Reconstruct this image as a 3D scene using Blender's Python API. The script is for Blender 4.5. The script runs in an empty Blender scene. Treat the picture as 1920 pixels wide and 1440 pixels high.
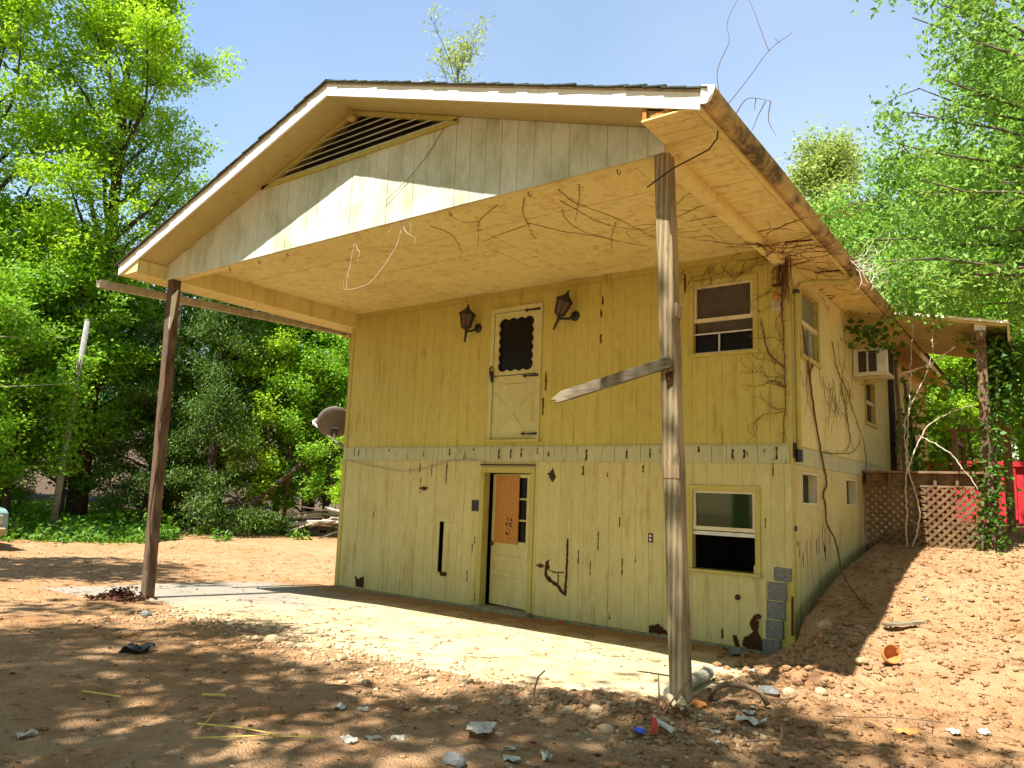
import bpy, bmesh, math, random
import numpy as np
from mathutils import Vector, Matrix

R = math.radians
scene = bpy.context.scene
COL = scene.collection

# ------------------------------------------------------------------ camera
YAW, PITCH, ROLL, FPX = 0.6339, 0.1439, 0.0364, 1389.2
CAM = Vector((10.656, -9.299, 1.819))
def cam_axes():
    cy, sy, cp, sp, cr, sr = math.cos(YAW), math.sin(YAW), math.cos(PITCH), math.sin(PITCH), math.cos(ROLL), math.sin(ROLL)
    def w(x, y, z):
        x, z = cr*x - sr*z, sr*x + cr*z
        y, z = cp*y - sp*z, sp*y + cp*z
        return Vector((cy*x - sy*y, sy*x + cy*y, z))
    return w(1, 0, 0), w(0, 0, 1), w(0, 1, 0)
rt, up, fw = cam_axes()
cd = bpy.data.cameras.new('camera'); cam = bpy.data.objects.new('camera', cd); COL.objects.link(cam)
cd.sensor_width = 36; cd.lens = FPX/1920*36; cd.clip_end = 2000; cd.clip_start = .05
m = Matrix((rt, up, -fw)).transposed().to_4x4(); m.translation = CAM
cam.matrix_world = m
scene.camera = cam

# ------------------------------------------------------------------ light
SUN_DIR = Vector((0.07, 0.55, -1.0)).normalized()        # the way the light travels
world = bpy.data.worlds.new('World'); scene.world = world; world.use_nodes = True
wn = world.node_tree.nodes; wl = world.node_tree.links
bg = wn['Background']
sky = wn.new('ShaderNodeTexSky'); sky.sky_type = 'NISHITA'; sky.sun_disc = False
sky.sun_elevation = math.asin(-SUN_DIR.z); sky.sun_rotation = math.atan2(-SUN_DIR.x, -SUN_DIR.y)
sky.air_density = 1.5; sky.dust_density = 0.0; sky.ozone_density = 0.6; sky.altitude = 300
tc = wn.new('ShaderNodeTexCoord'); mp = wn.new('ShaderNodeMapping'); mp.inputs['Scale'].default_value = (.8, 1.4, 1.8)
cn_ = wn.new('ShaderNodeTexNoise'); cn_.inputs['Scale'].default_value = 1.3; cn_.inputs['Detail'].default_value = 4; cn_.inputs['Roughness'].default_value = .45
cr_ = wn.new('ShaderNodeValToRGB'); cr_.color_ramp.elements[0].position = .38; cr_.color_ramp.elements[1].position = .9
cr_.color_ramp.elements[1].color = (.28, .28, .28, 1)
cm_ = wn.new('ShaderNodeMix'); cm_.data_type = 'RGBA'; cm_.inputs[7].default_value = (5.6, 5.9, 6.2, 1)      # thin high cirrus
wl.new(tc.outputs['Generated'], mp.inputs[0]); wl.new(mp.outputs[0], cn_.inputs['Vector']); wl.new(cn_.outputs[0], cr_.inputs[0]); wl.new(cr_.outputs[0], cm_.inputs[0])
wl.new(sky.outputs[0], cm_.inputs[6]); wl.new(cm_.outputs[2], bg.inputs[0]); bg.inputs[1].default_value = 0.09
sd = bpy.data.lights.new('sun', 'SUN'); sd.energy = 5.0; sd.angle = R(.53); sd.color = (1, .975, .93)
so = bpy.data.objects.new('sun', sd); COL.objects.link(so)
so.rotation_euler = SUN_DIR.to_track_quat('-Z', 'Y').to_euler(); so.location = (0, -20, 30)
vs = scene.view_settings
vs.view_transform = 'Standard'; vs.look = 'None'; vs.gamma = 1; vs.use_curve_mapping = False
vs.exposure = 1.4
scene.cycles.max_bounces = 8
scene.cycles.diffuse_bounces = 5
scene.cycles.transparent_max_bounces = 8

# ------------------------------------------------------------------ helpers
def tag(o, label=None, cat=None, group=None, kind=None):
    if label: o['label'] = label
    if cat: o['category'] = cat
    if group: o['group'] = group
    if kind: o['kind'] = kind
    return o
WLOC = {}
def link(name, data, parent=None, loc=(0, 0, 0), scale=None, rot=None):
    """loc is in world space; parents are never rotated"""
    o = bpy.data.objects.new(name, data); COL.objects.link(o)
    l = Vector(loc)
    WLOC[o.name] = l
    if parent is not None:
        o.parent = parent; o.location = l - WLOC[parent.name]
    else: o.location = l
    if scale: o.scale = scale
    if rot: o.rotation_euler = rot
    return o
def thing(name, label, cat, loc=(0, 0, 0), group=None):
    o = link(name, None, None, loc); o.empty_display_size = .2
    return tag(o, label, cat, group)

class MB:
    def __init__(s): s.v = []; s.f = []
    def add(s, vs, fs):
        b = len(s.v); s.v += [tuple(p) for p in vs]; s.f += [tuple(b+i for i in f) for f in fs]; return s
    def box(s, x0, x1, y0, y1, z0, z1, mp=None):
        c = [(x, y, z) for x in (x0, x1) for y in (y0, y1) for z in (z0, z1)]
        if mp: c = [mp(*p) for p in c]
        return s.add(c, [(0, 1, 3, 2), (4, 6, 7, 5), (0, 4, 5, 1), (2, 3, 7, 6), (0, 2, 6, 4), (1, 5, 7, 3)])
    def bar(s, a, b, w, h, up=(0, 0, 1)):
        a = Vector(a); b = Vector(b); d = (b-a).normalized(); u = Vector(up)
        sx = d.cross(u)
        if sx.length < 1e-4: sx = d.cross(Vector((1, 0, 0)))
        sx.normalize(); u = sx.cross(d).normalized()
        c = [p + sx*i*w/2 + u*j*h/2 for p in (a, b) for i in (-1, 1) for j in (-1, 1)]
        return s.add(c, [(0, 1, 3, 2), (4, 6, 7, 5), (0, 4, 5, 1), (2, 3, 7, 6), (0, 2, 6, 4), (1, 5, 7, 3)])
    def prism(s, pts, d, mp=None):
        """closed outline pts (3D) pushed along vector d"""
        n = len(pts); d = Vector(d)
        a = [Vector(p) for p in pts]; b = [p+d for p in a]
        return s.add(a+b, [tuple(range(n))[::-1], tuple(range(n, 2*n))] + [(i, (i+1) % n, n+(i+1) % n, n+i) for i in range(n)])
    def tube(s, pts, rad, n=6, cap=True):
        pts = [Vector(p) for p in pts]; k = len(pts)
        if not hasattr(rad, '__len__'): rad = [rad]*k
        base = len(s.v); u = None
        for i, p in enumerate(pts):
            t = (pts[min(i+1, k-1)] - pts[max(i-1, 0)])
            t = t.normalized() if t.length > 1e-7 else Vector((0, 0, 1))
            if u is None: u = t.orthogonal().normalized()
            else:
                u = u - t*u.dot(t)
                u = u.normalized() if u.length > 1e-5 else t.orthogonal().normalized()
            w = t.cross(u)
            for j in range(n):
                a = 2*math.pi*j/n
                s.v.append(tuple(p + (u*math.cos(a) + w*math.sin(a))*rad[i]))
        for i in range(k-1):
            for j in range(n):
                s.f.append((base+i*n+j, base+i*n+(j+1) % n, base+(i+1)*n+(j+1) % n, base+(i+1)*n+j))
        if cap:
            s.f.append(tuple(base+j for j in range(n))[::-1]); s.f.append(tuple(base+(k-1)*n+j for j in range(n)))
        return s
    def lathe(s, prof, c=(0, 0, 0), n=20, mat=None):
        """prof: list of (r,z); axis z, then optional 3x3 matrix"""
        base = len(s.v)
        for r, z in prof:
            for j in range(n):
                a = 2*math.pi*j/n; p = Vector((r*math.cos(a), r*math.sin(a), z))
                if mat: p = mat @ p
                s.v.append(tuple(p+Vector(c)))
        for i in range(len(prof)-1):
            for j in range(n):
                s.f.append((base+i*n+j, base+i*n+(j+1) % n, base+(i+1)*n+(j+1) % n, base+(i+1)*n+j))
        return s
    def mesh(s, name, mat, smooth=False, bevel=0, normals=True):
        me = bpy.data.meshes.new(name); me.from_pydata(s.v, [], s.f)
        if normals or bevel:
            bm = bmesh.new(); bm.from_mesh(me)
            if normals: bmesh.ops.recalc_face_normals(bm, faces=bm.faces)
            if bevel: bmesh.ops.bevel(bm, geom=bm.edges[:], offset=bevel, segments=1, affect='EDGES', clamp_overlap=True)
            bm.to_mesh(me); bm.free()
        if smooth: me.polygons.foreach_set('use_smooth', [True]*len(me.polygons))
        if mat: me.materials.append(mat)
        return me
    def build(s, name, mat, parent=None, smooth=False, bevel=0, loc=None, normals=True):
        if loc is not None:
            l = Vector(loc); s.v = [tuple(Vector(p)-l) for p in s.v]
        return link(name, s.mesh(name, mat, smooth, bevel, normals), parent, loc or (0, 0, 0))

# value noise (numpy) for terrain and scatter
def _h(i, j, s): 
    n = (i*374761393 + j*668265263 + s*974634533) & 0x7fffffff
    n = ((n ^ (n >> 13))*1274126177) & 0x7fffffff
    return ((n ^ (n >> 16)) & 0xffff)/65535.0
def vnoise(x, y, s=0):
    x = np.asarray(x, float); y = np.asarray(y, float)
    i = np.floor(x).astype(np.int64); j = np.floor(y).astype(np.int64); u = x-i; v = y-j
    u = u*u*(3-2*u); v = v*v*(3-2*v)
    return (_h(i, j, s)*(1-u)+_h(i+1, j, s)*u)*(1-v) + (_h(i, j+1, s)*(1-u)+_h(i+1, j+1, s)*u)*v
def fbm(x, y, s=0, o=4):
    t = 0; a = .5; f = 1.0
    for k in range(o): t = t + a*vnoise(np.asarray(x)*f+17.3*k, np.asarray(y)*f-9.1*k, s+k); a *= .5; f *= 2.1
    return t - .48
def sst(x, a, b):
    t = np.clip((np.asarray(x, float)-a)/(b-a), 0, 1); return t*t*(3-2*t)

def slab_z(x, y): return np.clip(-.045*np.asarray(y, float), -.4, .27)
BY = [-60, -8, -6, -2.6, -1.9, -1.0, .25, 1.3, 2.5, 4, 6, 12, 40, 160]
BZ = [.35, .3, .28, .2, .17, .43, .58, .85, 1.03, 1.2, 1.35, 1.6, 3.0, 9]
LX = [-160, -60, -30, -20, -8, 0]; LZ = [14, 5, .9, .05, 0, 0]
def terrain(x, y, detail=True):
    x = np.asarray(x, float); y = np.asarray(y, float)
    z = np.where(y < 0, slab_z(x, y), -.006*np.minimum(y, 30))
    z = z + np.interp(x, LX, LZ) + .09*np.maximum(y-22, 0)*sst(x, 8, -4)
    on_slab = sst(x, -.9, -.3)*(1-sst(x, 7.7, 8.3))*sst(y, -4.5, -3.7)
    n1 = fbm(x*.9, y*.9, 3)
    z = z - .035*on_slab + (.10*fbm(x*.45, y*.45, 9, 3))*(1-on_slab)*sst(np.abs(x-4), 4, 9)*0 
    # slab edges run under loose dirt
    edge = np.exp(-((y+4.15)/.45)**2)*sst(x, 1.5, 3.5)*(1-sst(x, 8.6, 9.5))
    z = z + edge*(.035+.10*n1)
    z = z + .13*np.exp(-(((x-8.0)/.75)**2+((y+4.05)/.5)**2))
    z = z + .06*np.exp(-(((x-.9)/.8)**2+((y+4.0)/.5)**2))
    wx = np.where(y > -.05, sst(x, 8.0, 8.25), sst(x, 7.75, 8.75))
    bz = np.interp(y, BY, BZ)
    z = z*(1-wx) + np.maximum(bz, z)*wx
    inside = ((x > .05) & (x < 8.0) & (y > .03) & (y < 12)) 
    z = np.where(inside, -.25, z)
    if detail:
        r = np.hypot(x-9, y+5)
        rough = (1-.8*on_slab)*(1-inside)*(1-sst(r, 25, 60)*.5)
        bank = sst(x, 8.0, 9.0)*sst(y, -6, -2)
        z = z + rough*(.06*fbm(x*1.6, y*1.6, 21)+ .035*fbm(x*6, y*6, 31, 3)*(1+1.6*bank)+ .030*fbm(x*15, y*15, 41, 2)*(1+bank))
    return z
def H(x, y): return float(terrain(np.array([x]), np.array([y]))[0])

# ------------------------------------------------------------------ materials
class N:
    """small node-tree writer"""
    def __init__(s, name):
        s.m = bpy.data.materials.new(name); s.m.use_nodes = True; s.t = s.m.node_tree; s.n = s.t.nodes; s.n.clear()
        s.out = s.n.new('ShaderNodeOutputMaterial'); s.b = s.n.new('ShaderNodeBsdfPrincipled'); s.l(s.b.outputs[0], s.out.inputs[0])
        s.geo = s.n.new('ShaderNodeNewGeometry'); s.pos = s.geo.outputs['Position']
    def l(s, a, b): s.t.links.new(a, b)
    def inp(s, node, key, v):
        if v is None: return
        i = node.inputs[key]
        if isinstance(v, bpy.types.NodeSocket): s.l(v, i)
        else: i.default_value = v
    def map(s, scale=(1, 1, 1), v=None, rot=None, loc=None):
        n = s.n.new('ShaderNodeMapping'); s.l(v or s.pos, n.inputs[0]); n.inputs['Scale'].default_value = scale
        if rot: n.inputs['Rotation'].default_value = rot
        if loc: n.inputs['Location'].default_value = loc
        return n.outputs[0]
    def noise(s, scale, v=None, detail=4, rough=.55, dist=0):
        n = s.n.new('ShaderNodeTexNoise'); n.inputs['Scale'].default_value = scale; n.inputs['Detail'].default_value = detail
        n.inputs['Roughness'].default_value = rough; n.inputs['Distortion'].default_value = dist
        s.l(v or s.pos, n.inputs['Vector']); return n.outputs[0]
    def vor(s, scale, v=None, feat='F1', out=0):
        n = s.n.new('ShaderNodeTexVoronoi'); n.feature = feat; n.inputs['Scale'].default_value = scale; s.l(v or s.pos, n.inputs['Vector']); return n.outputs[out]
    def wave(s, scale, v, dist=4, detail=2, dscale=1):
        n = s.n.new('ShaderNodeTexWave'); n.inputs['Scale'].default_value = scale; n.inputs['Distortion'].default_value = dist
        n.inputs['Detail'].default_value = detail; n.inputs['Detail Scale'].default_value = dscale; s.l(v, n.inputs[0]); return n.outputs['Fac']
    def ramp(s, f, stops):
        n = s.n.new('ShaderNodeValToRGB'); s.l(f, n.inputs[0]); e = n.color_ramp.elements
        while len(e) < len(stops): e.new(.5)
        for el, (p, c) in zip(e, stops):
            el.position = p; el.color = (c, c, c, 1) if not hasattr(c, '__len__') else (*c, 1)
        return n.outputs[0]
    def mix(s, f, a, b, mode='MIX'):
        n = s.n.new('ShaderNodeMix'); n.data_type = 'RGBA'; n.blend_type = mode
        for k, v in ((0, f), (6, a), (7, b)):
            if isinstance(v, bpy.types.NodeSocket): s.l(v, n.inputs[k])
            else: n.inputs[k].default_value = v if k == 0 else (*v[:3], 1)
        return n.outputs[2]
    def math(s, op, a, b=0.0, c=None):
        n = s.n.new('ShaderNodeMath'); n.operation = op
        s.inp(n, 0, a); s.inp(n, 1, b)
        if c is not None: s.inp(n, 2, c)
        return n.outputs[0]
    def attr(s, name):
        n = s.n.new('ShaderNodeAttribute'); n.attribute_name = name; return n.outputs['Fac']
    def rnd(s): return s.n.new('ShaderNodeObjectInfo').outputs['Random']
    def sep(s, v=None):
        n = s.n.new('ShaderNodeSeparateXYZ'); s.l(v or s.pos, n.inputs[0]); return n.outputs
    def bump(s, h, dist=.01, strength=.6):
        n = s.n.new('ShaderNodeBump'); n.inputs['Distance'].default_value = dist; n.inputs['Strength'].default_value = strength
        s.l(h, n.inputs['Height']); s.l(n.outputs[0], s.b.inputs['Normal']); return s
    def fin(s, col=None, rough=.7, spec=.3, metal=0, **k):
        if col is not None: s.inp(s.b, 'Base Color', col if isinstance(col, bpy.types.NodeSocket) else (*col, 1))
        s.inp(s.b, 'Roughness', rough); s.inp(s.b, 'Specular IOR Level', spec); s.inp(s.b, 'Metallic', metal)
        for a, v in k.items(): s.inp(s.b, a, v)
        return s.m

def paint(name, c1, c2, stain=(.30, .17, .05), stain_lo=.56, chip=.70, mildew=None, mild_lo=.5, horiz=False, grain=True):
    n = N(name)
    big = n.noise(.9, detail=5, rough=.6)
    col = n.mix(n.ramp(big, [(.35, 0), (.65, 1)]), c1, c2)
    r = n.rnd(); col = n.mix(1.0, col, n.ramp(r, [(0, .93), (1, 1.0)]), 'MULTIPLY')
    st = n.noise(1.0, n.map((7, 7, .9)), detail=5, rough=.65)
    col = n.mix(n.ramp(st, [(stain_lo, 0), (stain_lo+.16, .68)]), col, stain)
    mott = n.noise(6.5, n.map((1.6, 1.6, .8)), detail=6, rough=.7)
    col = n.mix(n.ramp(mott, [(.48, 0), (.75, .38)]), col, (stain[0]*1.1, stain[1]*1.05, stain[2]*1.1))
    lite = n.noise(9, n.map((1.5, 1.5, .35), loc=(3, 1, 7)), detail=6, rough=.75)
    col = n.mix(n.ramp(lite, [(.52, 0), (.78, .45)]), col, (min(.8, c1[0]*1.35), min(.8, c1[1]*1.4), min(.75, c1[2]*2.0)))
    if mildew:
        md = n.noise(1.0, n.map((2.2, 2.2, 1.1)), detail=6, rough=.7)
        col = n.mix(n.ramp(md, [(mild_lo, 0), (mild_lo+.22, .75)]), col, mildew)
    sp = n.noise(38, detail=3, rough=.6)
    col = n.mix(n.ramp(sp, [(.66, 0), (.72, .5)]), col, (stain[0]*.6, stain[1]*.6, stain[2]*.6))
    ch = n.noise(1.0, n.map((16, 16, 3.2)), detail=4, rough=.75)
    chf = n.ramp(ch, [(chip, 0), (chip+.02, 1)])
    col = n.mix(chf, col, (.10, .045, .018))
    g = n.noise(1.0, n.map((160, 160, 9)), detail=3)
    if grain: n.bump(n.mix(.25, g, chf), .004, .5)
    return n.fin(col, n.ramp(g, [(.3, .55), (.7, .8)]), .25)
M = {}
M['siding'] = paint('cream_siding', (.45, .385, .088), (.50, .43, .115), stain=(.24, .15, .04), chip=.75)
M['siding_side'] = paint('bounce_lit_side_siding', (.64, .575, .26), (.59, .52, .22), stain=(.28, .17, .05), chip=.74)  # same siding made paler: light bounced off the sunny bank is in the colour
M['siding_low'] = paint('worn_bounce_lit_siding', (.55, .49, .215), (.48, .425, .175), stain=(.33, .19, .06), stain_lo=.535, chip=.69, mildew=(.34, .31, .12), mild_lo=.58)  # more worn than above, its paler base also carries bounce from the slab
M['band'] = paint('bare_band_paint', (.42, .42, .24), (.46, .45, .26), stain=(.26, .20, .09), stain_lo=.55, chip=.635)
M['gable'] = paint('mildewed_white_siding', (.64, .66, .56), (.58, .61, .49), stain=(.34, .35, .17), stain_lo=.6, chip=.80, mildew=(.26, .29, .12), mild_lo=.47)
M['trim'] = paint('cream_trim', (.46, .41, .115), (.43, .37, .095), chip=.73)
M['ceil'] = paint('porch_ceiling_paint', (.74, .645, .27), (.69, .59, .235), stain=(.46, .30, .09), stain_lo=.52, chip=.80, mildew=(.54, .44, .18), mild_lo=.52)
M['rake'] = paint('dull_tan_soffit_paint', (.50, .42, .17), (.45, .37, .14), stain=(.34, .24, .08), stain_lo=.55, chip=.80)
M['white'] = paint('white_trim_paint', (.86, .86, .82), (.84, .83, .78), stain=(.6, .5, .34), stain_lo=.62, chip=.72)
M['door_up'] = paint('white_storm_door', (.52, .50, .23), (.49, .46, .20), stain_lo=.66, chip=.80)
M['sash'] = paint('window_sash_paint', (.58, .53, .33), (.62, .56, .36), chip=.74)
M['plaster'] = paint('parged_block_wall', (.58, .50, .23), (.52, .44, .185), stain=(.25, .13, .05), stain_lo=.52, chip=.66)

def wood(name, c1, c2, c3, axis='z', gs=1.0):
    n = N(name)
    sc = {'z': (9, 9, .55), 'x': (.55, 9, 9), 'y': (9, .55, 9)}[axis]
    v = n.map(sc)
    rings = n.wave(1.6*gs, v, dist=5.5, detail=3, dscale=.8)
    fine = n.noise(1.0, n.map(tuple(a*14 for a in sc)), detail=3)
    col = n.mix(n.ramp(rings, [(.1, 0), (.75, 1)]), c1, c2)
    col = n.mix(n.ramp(fine, [(.35, 0), (.75, .7)]), col, c3)
    kn = n.noise(2.2, n.map((2.5, 2.5, 1)), detail=2)
    col = n.mix(n.ramp(kn, [(.70, 0), (.76, .8)]), col, (c3[0]*.35, c3[1]*.3, c3[2]*.25))
    n.bump(n.mix(.5, rings, fine), .006, .5)
    return n.fin(col, .8, .2)
M['post'] = wood('weathered_post_wood', (.31, .235, .12), (.14, .09, .045), (.37, .30, .175), 'z', .45)
M['post_shaded'] = wood('shade_toned_post_wood', (.12, .075, .045), (.05, .022, .014), (.20, .155, .105))  # darker copy of the post wood: shade on its right-facing side put into colour
M['board_x'] = wood('weathered_board_wood', (.235, .185, .115), (.10, .07, .04), (.28, .235, .155), 'x')
M['deck'] = wood('old_deck_wood', (.22, .13, .07), (.12, .065, .035), (.28, .19, .11), 'x')
M['lattice'] = wood('lattice_wood', (.17, .10, .042), (.11, .06, .027), (.21, .13, .06), 'x')  # wood darkened to carry the house shade over lattice and joists
M['scar'] = wood('bare_scarred_wood', (.30, .205, .105), (.18, .11, .055), (.35, .26, .15), 'z', .6)
M['ply'] = wood('bare_plywood', (.42, .185, .04), (.33, .135, .026), (.47, .23, .06), 'z', .5)

def simple(name, col, rough=.6, spec=.3, metal=0, nz=.25, ns=12, bump=0):
    n = N(name)
    f = n.noise(ns, detail=5)
    c2 = tuple(c*(1-nz) for c in col)
    if bump: n.bump(f, bump, .6)
    return n.fin(n.mix(n.ramp(f, [(.35, 0), (.7, 1)]), col, c2), rough, spec, metal)
M['black'] = simple('black_metal', (.022, .018, .016), .5, .4)
M['rust'] = simple('rusty_iron', (.10, .035, .018), .85, .2, 0, .5, 25, .002)
M['rot'] = simple('rotten_wood', (.075, .034, .014), .95, .1, 0, .6, 40, .01)
M['dark'] = simple('dark_interior_board', (.045, .035, .028), .9, .1)
M['room'] = simple('dim_room_plaster', (.16, .13, .10), .9, .1)
M['shingle'] = simple('asphalt_shingle', (.075, .085, .06), .95, .15, 0, .55, 30, .004)
M['soffitmat'] = M['ceil']
M['greyboard'] = simple('grey_weathered_gutter', (.46, .40, .28), .8, .2, 0, .4, 9, .002)
M['alu'] = simple('dull_aluminium', (.55, .55, .50), .45, .5, .3, .25)
M['acwhite'] = simple('dirty_white_enamel', (.62, .60, .50), .5, .4, 0, .25, 6)
M['dish'] = simple('grey_dish_back', (.16, .135, .11), .55, .35, 0, .25, 9)
M['palemetal'] = simple('pale_galvanised_metal', (.7, .68, .66), .4, .5, .4)
M['red'] = simple('red_container_paint', (.62, .028, .035), .5, .35, 0, .35, 3)
M['block'] = simple('grey_concrete_block', (.20, .195, .175), .95, .15, 0, .4, 30, .006)
M['peel'] = simple('peeled_paint_wood', (.30, .19, .075), .9, .1, 0, .5, 60, .003)
M['sillc'] = simple('stained_sill_concrete', (.27, .25, .16), .95, .15, 0, .45, 14, .004)
M['stonem'] = simple('tan_fieldstone', (.46, .32, .18), .95, .15, 0, .4, 14, .01)
M['paper'] = simple('white_litter', (.60, .53, .42), .75, .2, 0, .5, 22)
M['blue'] = simple('blue_plastic', (.03, .11, .55), .4, .5, 0, .1)
M['redc'] = simple('red_print', (.55, .05, .03), .5, .4, 0, .2)
M['orange'] = simple('orange_clay_shard', (.55, .22, .06), .8, .2, 0, .3)
M['straw'] = simple('yellow_straw', (.62, .46, .12), .8, .2, 0, .3)
M['twig'] = simple('dry_twig_bark', (.26, .17, .10), .9, .1, 0, .5, 30)
M['palevine'] = simple('bleached_vine', (.62, .54, .42), .85, .2, 0, .35, 30)
M['vine'] = simple('dead_brown_vine', (.17, .085, .035), .9, .1, 0, .5, 30)
M['bark'] = simple('tree_bark', (.17, .125, .085), .95, .1, 0, .55, 7, .02)
M['barkdark'] = simple('dark_tree_bark', (.10, .07, .05), .95, .1, 0, .5, 7, .02)
M['polewood'] = simple('grey_pole_wood', (.30, .28, .24), .9, .1, 0, .4, 10, .01)
M['tyre'] = simple('tyre_rubber', (.02, .02, .02), .85, .2)
M['truckpaint'] = simple('green_reflection_car_paint', (.22, .32, .28), .25, .6)  # green reflected by the bodywork is mixed into the base colour
M['bumper'] = simple('tan_bumper', (.42, .33, .18), .5, .4)
M['terracotta'] = simple('orange_clay', (.5, .2, .06), .8, .2)

def gutter_mat():
    n = N('stained_gutter_metal')
    a = n.noise(3.2, detail=7, rough=.7); b = n.noise(1.0, n.map((5, 1.2, 5)), detail=6, rough=.7)
    col = n.mix(n.ramp(a, [(.44, 0), (.60, 1)]), (.44, .33, .14), (.095, .075, .042))
    col = n.mix(n.ramp(b, [(.5, 0), (.66, .8)]), col, (.60, .46, .20))
    n.bump(a, .004, .4)
    return n.fin(col, .75, .25)
M['gutter'] = gutter_mat()

def glass(name, col, rough=.06, spec=.5):
    n = N(name); return n.fin(col, rough, spec)
M['pane'] = glass('dark_window_glass', (.010, .008, .006), .2, .12)
M['pane_green'] = glass('window_glass_green_reflection', (.015, .032, .008), .04, .3)  # reflection of the trees put into the base colour as dark green
M['pane_pale'] = glass('dusty_window_glass', (.17, .18, .15), .25)
M['amber'] = glass('amber_lantern_glass', (.10, .055, .03), .3, .3)
M['screen'] = simple('grey_window_screen', (.085, .072, .055), .9, .1)

def ground_mat():
    n = N('dry_clay_dirt')
    big = n.noise(.35, detail=6, rough=.6); mid = n.noise(2.3, detail=6, rough=.65); fine = n.noise(24, detail=5, rough=.7); peb = n.vor(55)
    col = n.mix(n.ramp(big, [(.35, 0), (.65, 1)]), (0.400, 0.217, 0.094), (0.455, 0.272, 0.138))
    col = n.mix(n.ramp(mid, [(.45, 0), (.7, .75)]), col, (0.288, 0.124, 0.038))
    col = n.mix(n.ramp(fine, [(.52, 0), (.75, .7)]), col, (0.540, 0.367, 0.237))
    col = n.mix(n.ramp(n.noise(11, detail=4, rough=.7), [(.56, 0), (.68, .55)]), col, (0.185, 0.079, 0.027))
    col = n.mix(n.ramp(peb, [(.10, .65), (.22, 0)]), col, (0.558, 0.392, 0.296))
    x, y, z = n.sep()[:3]
    # forest floor beyond the clearing: leaf litter
    far = n.ramp(n.math('ADD', n.math('MULTIPLY', x, -.04), n.math('MULTIPLY', n.noise(.5), .25)), [(.64, 0), (.72, 1)])
    col = n.mix(far, col, (0.111, 0.072, 0.044))
    speck = n.vor(140, out=1)
    col = n.mix(n.ramp(n.vor(120), [(.06, .8), (.14, 0)]), col, n.mix(n.ramp(speck, [(.4, 0), (.6, 1)]), (0.111, 0.051, 0.024), (0.651, 0.495, 0.414)))
    n.bump(n.mix(.35, n.noise(22, detail=8, rough=.75), peb), .045, 1.0)
    return n.fin(col, .95, .1)
M['ground'] = ground_mat()
def slab_mat():
    n = N('dusty_concrete')
    big = n.noise(.8, detail=6, rough=.65); fine = n.noise(40, detail=4, rough=.7); mid = n.noise(3.5, detail=6, rough=.7)
    col = n.mix(n.ramp(big, [(.4, 0), (.62, 1)]), (.48, .39, .235), (.43, .33, .18))
    col = n.mix(n.ramp(mid, [(.47, 0), (.70, .85)]), col, (.34, .20, .085))
    col = n.mix(n.ramp(fine, [(.58, 0), (.7, .5)]), col, (.30, .20, .1))
    x = n.sep()[0]
    grey = n.ramp(n.math('ADD', n.math('MULTIPLY', x, -.2), n.math('MULTIPLY', n.noise(1.2, detail=5), 1.2)), [(.12, 0), (.45, .85)])
    col = n.mix(grey, col, (.22, .20, .165))
    wob = n.n.new('ShaderNodeVectorMath'); wob.operation = 'ADD'; nz_ = n.n.new('ShaderNodeTexNoise'); nz_.inputs['Scale'].default_value = 2.5; n.l(n.pos, nz_.inputs['Vector'])
    n.l(n.pos, wob.inputs[0]); n.l(nz_.outputs['Color'], wob.inputs[1])
    crk = n.ramp(n.vor(.55, wob.outputs[0], 'DISTANCE_TO_EDGE'), [(.004, .9), (.012, 0)])
    col = n.mix(crk, col, (.12, .075, .035))
    yy = n.sep()[1]
    drift = n.ramp(n.math('ADD', n.math('MULTIPLY', yy, .55), n.math('MULTIPLY', n.noise(2.2, detail=6, rough=.65), 1.1)), [(-.10, 0), (.30, .9)])  # dirt along the wall, browned further to deepen the roof-shaded strip
    col = n.mix(drift, col, (.26, .135, .045))
    n.bump(n.noise(60, detail=4), .004, .5)
    return n.fin(col, .9, .15)
M['slab'] = slab_mat()

def leaf_mat(name, dark, light, trans=.35):
    n = N(name)
    t = n.attr('tint')
    col = n.mix(t, dark, light)
    d = n.n.new('ShaderNodeBsdfTranslucent'); mx = n.n.new('ShaderNodeMixShader'); mx.inputs[0].default_value = trans
    tc = n.mix(.6, col, (light[0]*1.15, light[1]*1.1, light[2]*.5))
    n.l(tc, d.inputs[0]); n.l(n.b.outputs[0], mx.inputs[1]); n.l(d.outputs[0], mx.inputs[2]); n.l(mx.outputs[0], n.out.inputs[0])
    return n.fin(col, .5, .25)
M['leaf_bright'] = leaf_mat('spring_leaf', (.10, .25, .008), (.47, .69, .04), .42)
M['leaf_mid'] = leaf_mat('green_leaf', (.05, .16, .008), (.31, .55, .035), .40)
M['leaf_dark'] = leaf_mat('shade_leaf', (.035, .10, .010), (.09, .20, .018))
M['leaf_pale'] = leaf_mat('pale_young_leaf', (.18, .27, .05), (.48, .56, .18))
M['leaf_right'] = leaf_mat('drooping_leaf', (.07, .20, .02), (.34, .53, .10), .4)
M['needle'] = leaf_mat('hemlock_needles', (.03, .085, .010), (.13, .23, .03), .2)
M['dryleaf'] = leaf_mat('dry_brown_leaf', (.09, .045, .02), (.36, .23, .11), .1)
M['grass'] = leaf_mat('weed_leaf', (.06, .17, .015), (.17, .33, .03))

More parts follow.
